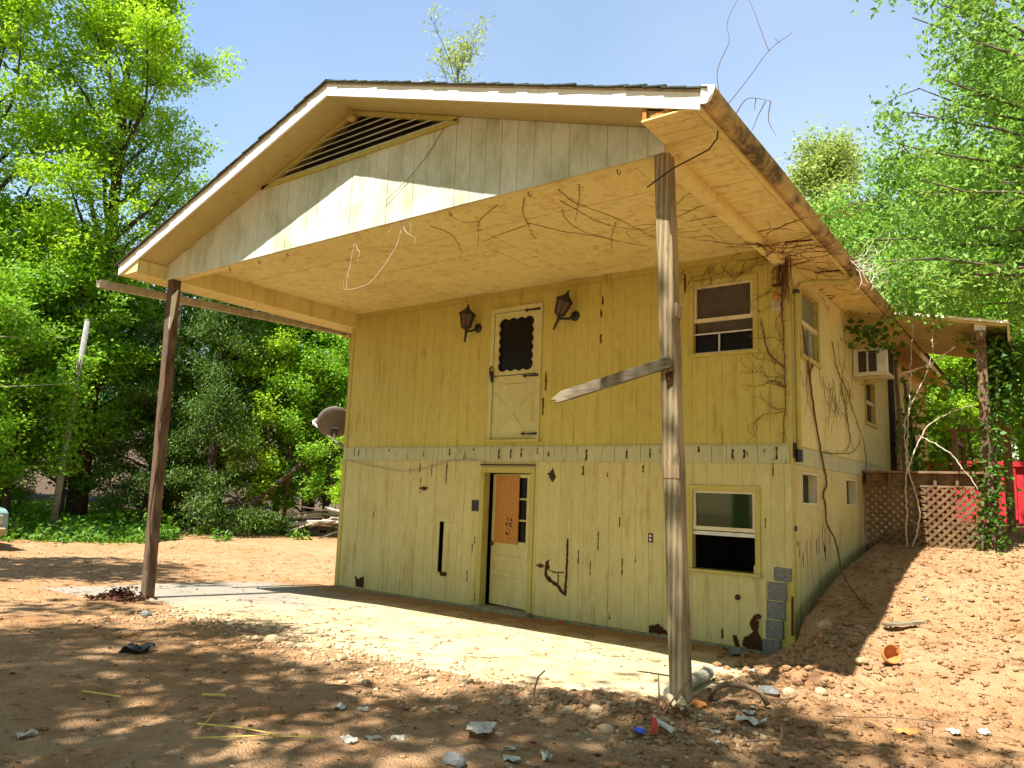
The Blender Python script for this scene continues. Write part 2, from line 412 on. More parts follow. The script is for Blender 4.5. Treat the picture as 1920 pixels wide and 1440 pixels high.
# ================================================================== SETTING
def make_ground():
    xs = np.concatenate([np.arange(-160, -30, 9), np.arange(-30, -8, .45), np.arange(-8, 1.5, .12), np.arange(1.5, 12.5, .055), np.arange(12.5, 20, .5), np.arange(20, 170, 10)])
    ys = np.concatenate([np.arange(-60, -14, 5), np.arange(-14, -8.5, .4), np.arange(-8.5, 4.6, .055), np.arange(4.6, 14, .2), np.arange(14, 40, 1.2), np.arange(40, 170, 10)])
    X, Y = np.meshgrid(xs, ys); Z = terrain(X, Y)
    nx, ny = len(xs), len(ys)
    co = np.stack([X, Y, Z], -1).reshape(-1, 3)
    i = np.arange(nx*ny).reshape(ny, nx)
    q = np.stack([i[:-1, :-1], i[:-1, 1:], i[1:, 1:], i[1:, :-1]], -1).reshape(-1, 4)
    me = bpy.data.meshes.new('ground'); me.vertices.add(len(co)); me.vertices.foreach_set('co', co.ravel())
    me.loops.add(q.size); me.loops.foreach_set('vertex_index', q.ravel().astype(np.int32))
    me.polygons.add(len(q)); me.polygons.foreach_set('loop_start', np.arange(0, q.size, 4, dtype=np.int32))
    me.update(calc_edges=True); me.polygons.foreach_set('use_smooth', np.ones(len(q), bool)); me.materials.append(M['ground'])
    tag(link('ground', me), 'bare tan clay dirt ground around the house', None, None, 'structure')
make_ground()
mb = MB()
for (x0, x1) in ((-1.25, 3.3), (3.306, 8.02)):
    for (y0, y1) in ((-4.35, -2.1), (-2.094, .0)):
        c = [(x, y, float(slab_z(x, y))+dz) for x in (x0, x1) for y in (y0, y1) for dz in (-.15, .003)]
        mb.add(c, [(0, 1, 3, 2), (4, 6, 7, 5), (0, 4, 5, 1), (2, 3, 7, 6), (0, 2, 6, 4), (1, 5, 7, 3)])
tag(mb.build('pavement', M['slab']), 'dusty pale concrete slab under the porch roof', None, None, 'structure')

# ================================================================== HOUSE
W, D, ZC, ZB, ZT = 8.0725, 3.697, 5.032, 4.766, 2.505
YF = -4.15                    # front edge of the roof
RX, RZ, SL = W/2, 6.47, .33  # ridge x, top height, slope
EV = .51                      # eave overhang
def ztop(x): return RZ - SL*abs(x-RX)
house = thing('house', 'two-storey cream wooden house with open gabled porch roof on two posts', 'house', (RX, 0, 0))
FRONT = lambda u, o, z: (u, -o, z)
SIDE = lambda u, o, z: (W+o, u, z)
UNIT = MB().box(-.5, .5, -.5, .5, -.5, .5)
_unit = {}
def unit(mat):
    if mat not in _unit: _unit[mat] = UNIT.mesh('board', M[mat], bevel=.02)
    return _unit[mat]
def piece(name, mat, parent, lo, hi):
    """an axis-aligned board that shares the unit mesh"""
    lo = Vector(lo); hi = Vector(hi); c = (lo+hi)/2; d = hi-lo
    return link(name, unit(mat), parent, c, (abs(d.x), abs(d.y), abs(d.z)))
def cut(a0, a1, holes):
    segs = [(a0, a1)]
    for h0, h1 in holes:
        out = []
        for s0, s1 in segs:
            if h1 <= s0 or h0 >= s1: out.append((s0, s1)); continue
            if h0 > s0: out.append((s0, h0))
            if h1 < s1: out.append((h1, s1))
        segs = out
    return [s for s in segs if s[1]-s[0] > .02]
def backing(name, mat, mp, u0, u1, z0, z1, holes, o0, o1, parent):
    us = sorted({u0, u1, *[h[0] for h in holes], *[h[1] for h in holes]})
    mb = MB()
    for a, b in zip(us[:-1], us[1:]):
        for s0, s1 in cut(z0, z1, [(h[2], h[3]) for h in holes if h[0] < b-1e-6 and h[1] > a+1e-6]):
            mb.box(a, b, o0, o1, s0, s1, mp)
    return mb.build(name, M[mat], parent)
def boards(mat, mp, u0, u1, z0, z1, holes, parent, pitch=.2032, gap=.0036, o0=-.012, o1=.0, name='siding_board', seed=1):
    rnd = random.Random(seed); u = u0
    while u < u1-.01:
        e = min(u+pitch-gap, u1)
        ed = sorted({u, e, *[t for h in holes for t in h[:2] if u < t < e]})
        for a, b in zip(ed[:-1], ed[1:]):
            for s0, s1 in cut(z0, z1, [(h[2], h[3]) for h in holes if h[0] < b-1e-6 and h[1] > a+1e-6]):
                j = rnd.uniform(-.0012, .0012)
                piece(name, mat, parent, mp(a, o0, s0), mp(b, o1+j, s1))
        u += pitch

# openings (u0,u1,z0,z1)
UD = (3.37, 4.37, 2.60, 4.74); LD = (3.275, 4.32, -.02, 2.19)
UWN = (6.76, 7.69, 3.69, 4.72); LWN = (6.75, 7.69, .90, 1.99)
HATCH = (2.45, 2.85, .46, 1.29)
up_holes = [UD, UWN]; lo_holes = [LD, LWN, HATCH]
wall = backing('wall', 'siding', FRONT, 0, W, -.2, ZC, [(LD[0]+.04, LD[1]-.04, LD[2], LD[3]-.04), (LWN[0]+.03, LWN[1]-.03, LWN[2]+.03, LWN[3]-.03), (UWN[0]+.03, UWN[1]-.03, UWN[2]+.03, UWN[3]-.03), (UD[0]+.04, UD[1]-.04, UD[2]+.03, UD[3]-.04), (HATCH[0]-.16, HATCH[0]+.09, HATCH[2]+.02, HATCH[3])], -.15, -.007, house)
tag(wall, 'cream front wall of vertical grooved siding in two storeys')
boards('siding', FRONT, .10, W-.09, ZT+.012, ZC-.10, up_holes, wall, seed=1)
boards('siding_low', FRONT, .10, W-.09, .045, 2.275, [*lo_holes, (7.60, W, -.1, 1.03)], wall, seed=2)
boards('siding_low', FRONT, 7.60, 7.84, .045, 1.03, [(7.60, 7.70, -.1, .3), (7.75, 8, -.1, .85)], wall, seed=3)
# rough band of bare boards between the storeys
rnd = random.Random(5); u = .02
while u < W-.03:
    e = min(u+rnd.choice((.2, .2, .4, .61)), W-.012)
    piece('band_board', 'band', wall, FRONT(u, -.012, 2.28), FRONT(e-.006, .003+rnd.uniform(0, .004), ZT-.006)); u = e
piece('drip_strip', 'band', wall, FRONT(0.01, 0, ZT-.004), FRONT(W-.01, .016, ZT+.010))
piece('top_trim', 'siding', wall, FRONT(.1, -.012, ZC-.095), FRONT(W-.15, .006, ZC-.004))
for a, b in ((.005, .095), (W-.085, W-.003)):
    piece('corner_board', 'trim', wall, FRONT(a, -.012, ZT+.012), FRONT(b, .012, ZB if a > 1 else ZC-.01))
piece('corner_board', 'trim', wall, FRONT(.005, -.012, .03), FRONT(.095, .012, 2.275))
piece('corner_board', 'siding_low', wall, FRONT(W-.085, -.012, 1.03), FRONT(W-.003, .012, 2.275))
piece('sill_strip', 'sillc', wall, FRONT(.0, -.012, -.2), FRONT(3.27, .02, .035))
piece('sill_strip', 'sillc', wall, FRONT(4.33, -.012, -.2), FRONT(7.69, .02, .035))
# hatch: a cut-out panel that stands a little ajar, black gap on its left
hp = MB().box(HATCH[0]+.095, HATCH[1]-.012, -.02, -.004, HATCH[2]+.012, HATCH[3]-.012, FRONT).build('hatch_panel', M['siding_low'], wall)
tag(hp, 'loose rectangular hatch panel cut in the siding')
MB().box(HATCH[0]+.06, HATCH[0]+.2, -.004, .004, HATCH[2]-.03, HATCH[2]+.035, FRONT).build('splinter', M['rot'], wall)
# rotted holes, cracks
def blob(pts, name, mat='rot', o=.004, parent=None, th=.012):
    rn = random.Random(int(pts[0][0]*1000+pts[0][1]*77)); fine = []
    for (a0, b0), (a1, b1) in zip(pts, pts[1:]+pts[:1]):
        L_ = math.hypot(a1-a0, b1-b0); k = max(1, int(L_/.014)); j = min(.006, L_*.3+.001)
        for i in range(k): fine.append((a0+(a1-a0)*i/k+rn.uniform(-j, j), b0+(b1-b0)*i/k+rn.uniform(-j, j)*1.4))
    mb = MB(); mb.prism([FRONT(u, -.008, z) for u, z in fine], (0, -(.008+o), 0)); ob = mb.build(name, M[mat], parent or wall)
    cu = sum(p[0] for p in pts)/len(pts); cz = sum(p[1] for p in pts)/len(pts); out = []
    if len(pts) < 16:
        for u, z in fine:
            d = math.hypot(u-cu, z-cz)+1e-5; g = rn.uniform(.001, .011); out.append((u+(u-cu)/d*g, z+(z-cz)/d*g*1.6))
        mb = MB(); mb.prism([FRONT(u, -.008, z) for u, z in out], (0, -(.008+o*.5), 0)); mb.build('bare_wood_rim', M['peel'], parent or wall)
    return ob
blob([(4.935, 1.18), (4.93, .65), (4.915, .36), (4.80, .42), (4.77, .475), (4.6, .545), (4.535, .62), (4.55, .83), (4.63, .86), (4.60, .80), (4.625, .73), (4.575, .70), (4.59, .63), (4.70, .56), (4.81, .50), (4.875, .42), (4.895, .68), (4.905, 1.17)], 'rot_crack')
blob([(4.60, .705), (4.72, .69), (4.89, .70), (4.89, .685), (4.72, .675), (4.62, .69)], 'rot_crack')
blob([(4.765, .69), (4.775, .69), (4.78, .52), (4.765, .51)], 'rot_crack')
blob([(4.38, .755), (4.46, .78), (4.54, .755), (4.46, .725)], 'rust_patch', 'rust', .02)
blob([(7.56, .37), (7.60, .44), (7.63, .38), (7.66, .35), (7.64, .25), (7.70, .14), (7.73, .02), (7.52, .02), (7.45, .07), (7.47, .16), (7.55, .21), (7.59, .24), (7.54, .30)], 'rot_hole')
blob([(7.33, .16), (7.38, .17), (7.43, .03), (7.37, .02)], 'rot_hole')
blob([(6.22, .13), (6.34, .17), (6.45, .10), (6.5, .05), (6.2, .05)], 'rot_hole')
blob([(.53, .25), (.60, .19), (.66, .22), (.75, .25), (.76, .06), (.56, .07)], 'rot_hole')
blob([(4.63, 2.19), (4.655, 2.10), (4.69, 2.06), (4.63, 1.98), (4.56, 2.07), (4.53, 2.1), (4.59, 2.12)], 'lamp_hole', 'dark')
blob([(1.95, 1.82), (2.06, 1.84), (2.17, 1.83), (2.08, 1.78)], 'rot_patch', 'rot')
rnd = random.Random(8)
for x, z, h in ((1.72, 2.05, .10), (1.95, 2.1, .14), (2.22, 2.02, .22), (2.55, 1.92, .32), (1.98, 1.72, .30), (2.56, 2.16, .16), (5.15, 2.1, .12), (5.55, 2.08, .06), (6.55, 2.17, .22), (5.75, 1.4, .12), (5.1, .85, .18), (5.42, 1.05, .26), (5.3, .7, .2), (6.1, 2.15, .08), (7.85, 2.13, .18), (3.16, .83, .15), (3.2, 1.0, .1), (3.08, .4, .16), (3.25, .12, .1), (.9, 1.3, .08), (6.0, .95, .05), (5.8, .75, .22), (5.62, .14, .08), (7.2, .12, .1), (7.75, 1.5, .1)):
    w = rnd.uniform(.012, .028); k = [(x-w/2, z), (x-w*.2, z+h*.5), (x-w*.5, z+h*.8), (x, z+h), (x+w*.5, z+h*.9), (x+w*.3, z+h*.4), (x+w*.55, z+h*.1), (x, z-.01)]
    blob(k, 'rot_streak', 'rot', .0028)
for x, h in ((4.05, .13), (3.62, .16), (3.85, .14), (4.55, .08), (4.35, .1), (2.02, .08), (1.2, .06), (5.2, .16), (5.85, .10), (6.2, .14), (6.55, .15), (6.9, .08), (7.35, .12), (7.5, .1), (7.9, .16), (7.75, .06), (.3, .14), (.42, .1), (2.6, .1), (3.1, .05)):
    w = rnd.uniform(.012, .035); z = 2.5-h-rnd.uniform(.01, .07)
    blob([(x-w/2, z), (x-w*.3, z+h*.6), (x-w*.45, z+h), (x+w*.4, z+h*.95), (x+w*.2, z+h*.5), (x+w*.5, z+.02)], 'rot_streak', 'rot', .0105)
for x, z, h in ((5.4, 4.4, .1), (5.4, 4.0, .13), (4.46, 3.35, .28), (6.7, 4.6, .25), (4.42, 2.98, .26), (5.42, 4.58, .12)):
    blob([(x-.012, z), (x-.014, z+h), (x+.012, z+h), (x+.014, z+.01)], 'bare_patch', 'rust', .003)
# fittings on the wall
b = MB().box(3.13, 3.275, .0, .03, 1.49, 1.66, FRONT).build('meter_box', M['black'], wall, bevel=.004)
b = MB().box(6.185, 6.255, .0, .008, 1.21, 1.33, FRONT).build('outlet_plate', M['rust'], wall)
MB().box(6.205, 6.235, .008, .014, 1.28, 1.31, FRONT).box(6.205, 6.235, .008, .014, 1.23, 1.26, FRONT).build('socket', M['palemetal'], b)
MB().tube([FRONT(*p) for p in ((.02, .02, 2.285), (.4, .022, 2.24), (.84, .024, 2.18), (1.25, .024, 2.12), (1.64, .024, 2.09), (2.0, .024, 2.13), (2.37, .024, 2.21), (2.6, .024, 2.27), (2.82, .024, 2.30), (3.1, .024, 2.295), (3.32, .024, 2.27))], .008, 5).build('wall_cable', M['greyboard'], wall)
MB().prism([FRONT(2.70, .006, 2.30), FRONT(2.93, .05, 2.30), FRONT(2.93, .012, 2.47)], (0, .006, 0)).build('bent_flap', M['band'], wall)
MB().box(3.27, 4.33, .0, .03, 2.215, 2.235, FRONT).build('drip_cap', M['rust'], wall)
for k in range(2): MB().tube([FRONT(7.4+.25*k, .0, .63-.2*k), FRONT(7.4+.25*k, .03, .62-.2*k)], [.035, .03], 10).build('pipe_stub', M['rust'], wall)

# corner of bare concrete blocks
fd = link('foundation', None, house, (W, 0, 0)); fd.empty_display_size = .1
for k, (a, b, z0, z1) in enumerate(((7.845, 8.045, .87, 1.03), (7.775, 7.99, .645, .855), (7.76, 7.975, .42, .632), (7.745, 7.95, .195, .408), (7.70, 7.92, -.06, .182))):
    MB().box(a, b, -.05, .02+.012*(k % 2), z0, z1, FRONT).build('concrete_block', M['block'], fd, bevel=.008)
    if k: MB().box(a+.02, b-.02, -.05, .012, z1-.004, z1+.018, FRONT).build('mortar_joint', M['plaster'], fd)

# side wall
s_holes = [(.43, 1.20, 1.78, 2.20), (2.85, 3.6, 1.78, 2.20)]
s_up = [(.47, 1.45, 3.66, 4.66), (4.45, 5.35, 3.17, 4.0), (6.8, 7.6, 2.4, 4.6), (8.8, 9.6, 2.8, 4.5)]
sw = backing('wall', 'plaster', SIDE, .15, 12, -.3, ZC, s_holes+[(a+.03, b-.03, c+.03, d-.03) for a, b, c, d in s_up], -.15, -.012, house)
tag(sw, 'shaded cream side wall with vines, windows and air conditioner')
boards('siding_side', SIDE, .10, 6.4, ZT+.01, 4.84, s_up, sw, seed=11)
for a in (0.1, 1.25, 2.45, 3.65): piece('band_board', 'band', sw, SIDE(a, -.012, 2.28), SIDE(a+(1.14 if a < 1 else 1.19), .004, ZT-.004))
for a, b, z0, z1 in ((.12, .425, 1.35, 2.275), (.43, 1.2, 2.205, 2.275), (.43, 1.2, 1.35, 1.775), (1.205, 2.845, 1.50, 2.275), (2.85, 3.6, 2.205, 2.275), (2.85, 3.6, 1.52, 1.775), (3.605, 4.0, 1.52, 2.275)):
    piece('panel_board', 'siding_low', sw, SIDE(a, -.012, z0), SIDE(b, .002, z1))
piece('corner_board', 'trim', sw, SIDE(-.01, -.012, .95), SIDE(.09, .014, 4.84))
for a, b, c, d in s_holes:
    wd = MB().box(a+.03, b-.03, -.12, -.11, c+.03, d-.03, SIDE).build('window', M['pane'], sw)
    f = MB()
    f.box(a, b, -.13, .006, c, c+.03, SIDE).box(a, b, -.13, .006, d-.03, d, SIDE).box(a, a+.03, -.13, .006, c+.03, d-.03, SIDE).box(b-.03, b, -.13, .006, c+.03, d-.03, SIDE)
    f.build('frame', M['sash'], wd)
for k, z in enumerate((1.5, 2.38)):
    MB().box(.02, .10, .015, .03, z-.03+.0, z+.12*(k)+.03, SIDE).build('downspout_strap', M['black'], sw)
rnd = random.Random(77)
for k in range(14):
    y = rnd.uniform(.15, 1.9); z = rnd.uniform(1.0, 1.3); h = rnd.uniform(.08, .35)
    MB().prism([SIDE(y-.012, -.006, z), SIDE(y-.006, -.006, z+h), SIDE(y+.008, -.006, z+h), SIDE(y+.012, -.006, z+.03)], (.0, .0, 0)) if False else MB().box(y-.008, y+.008, -.012, .0035 if z > 1.35 else -.009, z, z+h, SIDE).build('rot_streak', M['rot'], sw)

# other walls, floors, closing the rooms
MB().box(-.0, .15, .15, 12, -.3, ZC).build('wall', M['siding'], house)
MB().box(0, W, 12, 12.15, -.3, ZC).build('wall', M['siding'], house)
MB().box(.15, W-.15, .15, 12, -.1, .02).build('floor', M['room'], house)
MB().box(.15, W-.15, .15, 12, 2.3, 2.45).build('floor', M['room'], house)
MB().box(.15, W-.15, .15, 12, 4.93, 4.99).build('ceiling', M['room'], house)
MB().box(.15, W-.15, 3.8, 3.9, .02, 2.3).box(.15, W-.15, 3.8, 3.9, 2.45, 4.93).build('partition', M['room'], house)

# ---- windows of the front
def sash_window(name, mp, op, parent, low_open, label):
    u0, u1, z0, z1 = op; t = .065
    f = MB()
    f.box(u0, u1, -.10, .022, z1-t, z1, mp).box(u0, u0+t, -.10, .022, z0+.03, z1-t, mp).box(u1-t, u1, -.10, .022, z0+.03, z1-t, mp)
    w = f.build(name, M['trim'], parent, bevel=.004); tag(w, label)
    MB().box(u0-.01, u1+.01, -.10, .045, z0-.012, z0+.03, mp).build('sill', M['trim'], w, bevel=.004)
    a, b, c, d = u0+t, u1-t, z0+.03, z1-t
    mid = c+(d-c)*(.49 if low_open else .46)
    s = MB(); r = .035
    s.box(a, b, -.06, -.005, d-r, d, mp).box(a, b, -.06, .0, mid, mid+.05, mp).box(a, a+r, -.06, -.005, mid+.05, d-r, mp).box(b-r, b, -.06, -.005, mid+.05, d-r, mp)
    sa = s.build('sash', M['sash'], w, bevel=.003)
    MB().box(a+r-.004, b-r+.004, -.04, -.034, mid+.046, d-r+.004, mp).build('pane', M['pane_green' if low_open else 'screen'], sa)
    if low_open:
        MB().box(a, b, -.05, -.012, mid-.06, mid-.012, mp).build('screen_rail', M['alu'], w)
        MB().box(a, b, -.075, -.055, d-.10, d-.05, mp).build('blind_rail', M['sash'], w)
    else:
        MB().box(a, b, -.03, -.012, mid-.17, mid-.15, mp).build('screen_rail', M['alu'], w)
        MB().box(a+(b-a)*.42, a+(b-a)*.42+.02, -.03, -.012, c, mid-.17, mp).build('screen_stile', M['alu'], w)
        MB().box(a, b, -.03, -.014, c-.0, c+.02, mp).build('screen_rail', M['alu'], w)
        MB().box(a+.02, b-.02, -.055, -.05, mid-.15, mid, mp).build('pane', M['screen'], w)
        MB().box(a, b, -.075, -.07, c+.0, mid, mp).build('pane', M['pane'], w)
    return w
sash_window('window', FRONT, UWN, house, False, 'dark upper window with sliding screen')
sash_window('window', FRONT, LWN, house, True, 'half-raised lower window with black opening')
def side_window(op, pane, label=None):
    u0, u1, z0, z1 = op
    f = MB(); t = .06
    f.box(u0, u1, -.10, .02, z1-t, z1, SIDE).box(u0, u0+t, -.10, .02, z0+t, z1-t, SIDE).box(u1-t, u1, -.10, .02, z0+t, z1-t, SIDE).box(u0-.02, u1+.02, -.10, .04, z0, z0+t, SIDE)
    w = f.build('window', M['trim'], house, bevel=.004)
    if label: tag(w, label)
    m_ = (z0+z1)/2
    MB().box(u0+t, u1-t, -.05, -.0, m_-.03, m_+.03, SIDE).build('sash_rail', M['sash'], w)
    if u1-u0 > .95: MB().box((u0+u1)/2+.1, (u0+u1)/2+.13, -.04, -.01, z0+t, m_-.03, SIDE).build('screen_stile', M['alu'], w)
    MB().box(u0+t-.002, u1-t+.002, -.06, -.055, z0+t, z1-t, SIDE).build('pane', M[pane], w)
side_window(s_up[0], 'pane_pale', 'upper side window with dusty grey glass')
side_window(s_up[1], 'pane'); side_window(s_up[3], 'pane')
MB().box(6.83, 7.57, -.06, -.02, 2.43, 4.57, SIDE).build('door', M['dark'], house)

# ---- upper storm door
ud = MB(); u0, u1, z0, z1 = UD
ud.box(u0, u0+.075, -.06, .03, z0, z1-.075, FRONT).box(u1-.075, u1, -.06, .03, z0, z1-.075, FRONT).box(u0, u1, -.06, .032, z1-.075, z1, FRONT)
door = ud.build('door', M['door_up'], house, bevel=.004); tag(door, 'white upper storm door with scalloped window and crossbuck panel')
MB().box(u0-.04, u1+.03, -.03, .06, z0-.03, z0+.02, FRONT).build('door_sill', M['trim'], door, bevel=.004)
a, b = u0+.085, u1-.085; zc0, zc1 = z0+.03, z1-.085
cx_, cz_, hw, hh = (a+b)/2, 4.13, .345, .435
# leaf with scalloped opening: outline of the hole from lobes
def scallop(cx, cz, hw, hh, nx=4, nz=6, r=.03):
    pts = []
    def side(ax, az, bx, bz, n, ox, oz):
        for k in range(n):
            for j in range(8):
                t = (k+j/8)/n; s = math.sin(math.pi*j/8)
                pts.append((ax+(bx-ax)*t+ox*s*r, az+(bz-az)*t+oz*s*r))
    side(cx-hw, cz-hh, cx+hw, cz-hh, nx, 0, -1); side(cx+hw, cz-hh, cx+hw, cz+hh, nz, 1, 0)
    side(cx+hw, cz+hh, cx-hw, cz+hh, nx, 0, 1); side(cx-hw, cz+hh, cx-hw, cz-hh, nz, -1, 0)
    return pts
sc = scallop(cx_, cz_, hw-.03, hh-.03)
def frame_mesh(inner, a, b, z0, z1, o0, o1, mp, name, mat, parent):
    """plate a..b, z0..z1 with a hole of the given outline"""
    bm = bmesh.new()
    outer = [(a, z0), (b, z0), (b, z1), (a, z1)]
    def loop(pts, o): 
        vs = [bm.verts.new(mp(u, o, z)) for u, z in pts]; return vs, [bm.edges.new((vs[i], vs[(i+1) % len(vs)])) for i in range(len(vs))]
    for o in (o1, o0):
        v1, e1 = loop(outer, o); v2, e2 = loop(inner, o)
        bmesh.ops.triangle_fill(bm, edges=e1+e2, use_beauty=True)
        if o == o1: f1, f2 = v1, v2
    for va, vb in ((f1, v1), (f2, v2)):
        k = len(va)
        for i in range(k): bm.faces.new((va[i], va[(i+1) % k], vb[(i+1) % k], vb[i]))
    bmesh.ops.recalc_face_normals(bm, faces=bm.faces)
    me = bpy.data.meshes.new(name); bm.to_mesh(me); bm.free(); me.materials.append(M[mat]); return link(name, me, parent)
frame_mesh(sc, a, b, 3.64, zc1, -.02, .012, FRONT, 'upper_leaf', 'door_up', door)
MB().box(a+.05, b-.05, -.045, -.04, 3.68, zc1-.03, FRONT).build('pane', M['pane'], door)
lf = MB().box(a, b, -.02, .008, zc0, 3.625, FRONT).build('lower_leaf', M['door_up'], door)
lz0, lz1 = zc0+.10, 3.50
mid = ((a+b)/2, (lz0+lz1)/2)
for tri in (((a+.14, lz1), (b-.14, lz1), (mid[0], mid[1]+.08)), ((a+.14, lz0), (b-.14, lz0), (mid[0], mid[1]-.08)), ((a+.05, lz1-.12), (a+.05, lz0+.12), (mid[0]-.10, mid[1])), ((b-.05, lz1-.12), (b-.05, lz0+.12), (mid[0]+.10, mid[1]))):
    c = (sum(p[0] for p in tri)/3, sum(p[1] for p in tri)/3)
    for s, o0, o1 in ((1.0, .008, .016),):
        t2 = [(c[0]+(p[0]-c[0])*.86, c[1]+(p[1]-c[1])*.86) for p in tri]
        mb = MB(); mb.add([FRONT(p[0], .0085, p[1]) for p in tri]+[FRONT(p[0], .022, p[1]) for p in t2], [(0, 1, 2), (3, 4, 5), (0, 1, 4, 3), (1, 2, 5, 4), (2, 0, 3, 5)])
        mb.build('crossbuck_panel', M['door_up'], lf)
for z in (4.645, 3.60, 2.70):
    h = MB(); x1 = u1-.03
    h.prism([FRONT(x1, .033, z+.022), FRONT(x1-.22, .033, z+.009), FRONT(x1-.25, .033, z+.03), FRONT(x1-.30, .033, z), FRONT(x1-.25, .033, z-.03), FRONT(x1-.22, .033, z-.009), FRONT(x1, .033, z-.022)], (0, -.008, 0))
    h.build('strap_hinge', M['black'], door)
MB().tube([FRONT(*p) for p in ((u0+.06, .03, 3.79), (u0+.055, .075, 3.75), (u0+.07, .085, 3.66), (u0+.085, .07, 3.57), (u0+.09, .03, 3.54))], .014, 6).box(u0+.045, u0+.095, .03, .036, 3.53, 3.72, FRONT).build('door_handle', M['black'], door)

# ---- lower door, hinged on its right side and standing ajar
u0, u1, z0, z1 = LD; z0 = .055
ld = MB()
ld.box(u0, u0+.085, -.13, .028, z0, z1-.09, FRONT).box(u1-.085, u1, -.13, .028, z0, z1-.09, FRONT).box(u0, u1, -.13, .028, z1-.09, z1, FRONT)
ldoor = ld.build('door', M['trim'], house, bevel=.005); tag(ldoor, 'lower cream door standing ajar with plywood over its glass')
MB().box(u0-.02, u1+.02, -.14, .13, -.12, .07, FRONT).build('door_sill', M['sillc'], ldoor, bevel=.012)
hx, wd_ = u1-.095, .845; th = R(10.5)
dx, dy = -math.cos(th), math.sin(th)                         # along the leaf from the hinge
def LEAF(u, o, z): return (hx+dx*(wd_-u) - dy*o*1.0*-1*-1, .02+dy*(wd_-u) - math.cos(th)*o, z)
bt, tp = .085, 2.085
lf2 = link('leaf', None, ldoor, (hx, 0, 0)) if False else None
lm = MB(); st = .075
gl0, gl1 = 1.06, 2.03
lm.box(0, st, -.04, 0, bt, tp, LEAF).box(wd_-st, wd_, -.04, 0, bt, tp, LEAF).box(st, wd_-st, -.04, 0, gl1, tp, LEAF)
rows = [1.06, .98, .825, .765, .595, .525, .345, .27]
zz = [(.98, 1.06), (.765, .825), (.525, .595), (bt, .345)]
for q0, q1 in zz: lm.box(st, wd_-st, -.04, 0, q0, q1, LEAF)
leaf = lm.build('leaf', M['siding_low'], ldoor, bevel=.004)
for q0, q1 in ((.825, .98), (.595, .765), (.345, .525)):
    MB().box(st-.004, wd_-st+.004, -.03, -.014, q0-.004, q1+.004, LEAF).build('door_panel', M['siding_low'], leaf)
for k in range(3):
    for j in range(3):
        x0_ = st+(wd_-2*st)/3*j; q = gl0+(gl1-gl0)/3*k
        MB().box(x0_+.008, x0_+(wd_-2*st)/3-.008, -.025, -.02, q+.012, q+(gl1-gl0)/3-.012, LEAF).build('pane', M['pane'], leaf)
mu = MB()
for k in (1, 2): mu.box(st, wd_-st, -.03, -.004, gl0+(gl1-gl0)/3*k-.013, gl0+(gl1-gl0)/3*k+.013, LEAF)
for j in (1, 2): mu.box(st+(wd_-2*st)/3*j-.011, st+(wd_-2*st)/3*j+.011, -.028, -.006, gl0, gl1, LEAF)
mu.build('muntin', M['trim'], leaf)
pl = MB().box(.085, .615, .003, .016, 1.02, 2.06, LEAF).build('plywood_board', M['ply'], leaf); tag(pl, 'bare orange-brown plywood sheet nailed over the door glass')
sm = MB(); rnd = random.Random(3)
for k in range(26):
    zq = rnd.uniform(1.07, 1.42); uq = rnd.uniform(.33, .45)
    sm.box(uq, uq+rnd.uniform(.01, .05), .0165, .0172, zq, zq+rnd.uniform(.006, .03), LEAF)
sm.build('faded_stencil', M['rust'], pl)
MB().lathe([(.0, .06), (.028, .055), (.032, .035), (.015, .025), (.012, 0), (.03, 0)], LEAF(.045, 0, 1.0), 12, Matrix.Rotation(R(90), 3, 'X')).build('knob', M['rust'], leaf, smooth=True)

# ---- porch roof: gable wall, beams, ceiling
gable = link('gable', None, house, (RX, -D, ZB)); tag(gable, 'mildewed white gable wall of vertical siding above the porch')
u = 0.0; k = 0
VZ0, VZ1, VX0, VX1 = 5.62, 6.33, 2.35, 5.62                    # louvre triangle: base points and apex
def vent_low(x):                                               # lower edge of the vent (none outside)
    if x < VX0 or x > VX1: return None
    return 5.70
while u < W-.01:
    e = min(u+.2032-.005, W)
    def topz(x): return ztop(x)-.155
    pts = [(u, ZB), (e, ZB)]
    xs_ = [e, u] if not (u < RX < e) else [e, RX, u]
    tops = []
    for x in xs_:
        t = topz(x)
        if VX0 < x < VX1: t = 5.73
        tops.append((x, t))
    cuts = [x for x in (VX0, VX1) if u < x < e]
    if cuts: tops = [(x, min(topz(x), 5.73) if VX0 <= x <= VX1 else topz(x)) for x in xs_]
    pts += tops
    MB().prism([(x, -D+.002+.0012*((k*7) % 3-1), z) for x, z in pts], (0, .010, 0)).build('siding_board', M['gable'], gable)
    u += .2032; k += 1
gb = MB(); gb.prism([(0, -D+.011, ZB+.002), (W, -D+.011, ZB+.002), (W, -D+.011, ztop(W)-.16), (VX1+.05, -D+.011, ztop(VX1)-.16), (VX1, -D+.011, 5.72), (VX0, -D+.011, 5.72), (VX0-.05, -D+.011, ztop(VX0)-.16), (0, -D+.011, ztop(0)-.16)], (0, .02, 0)).build('backing', M['gable'], gable)
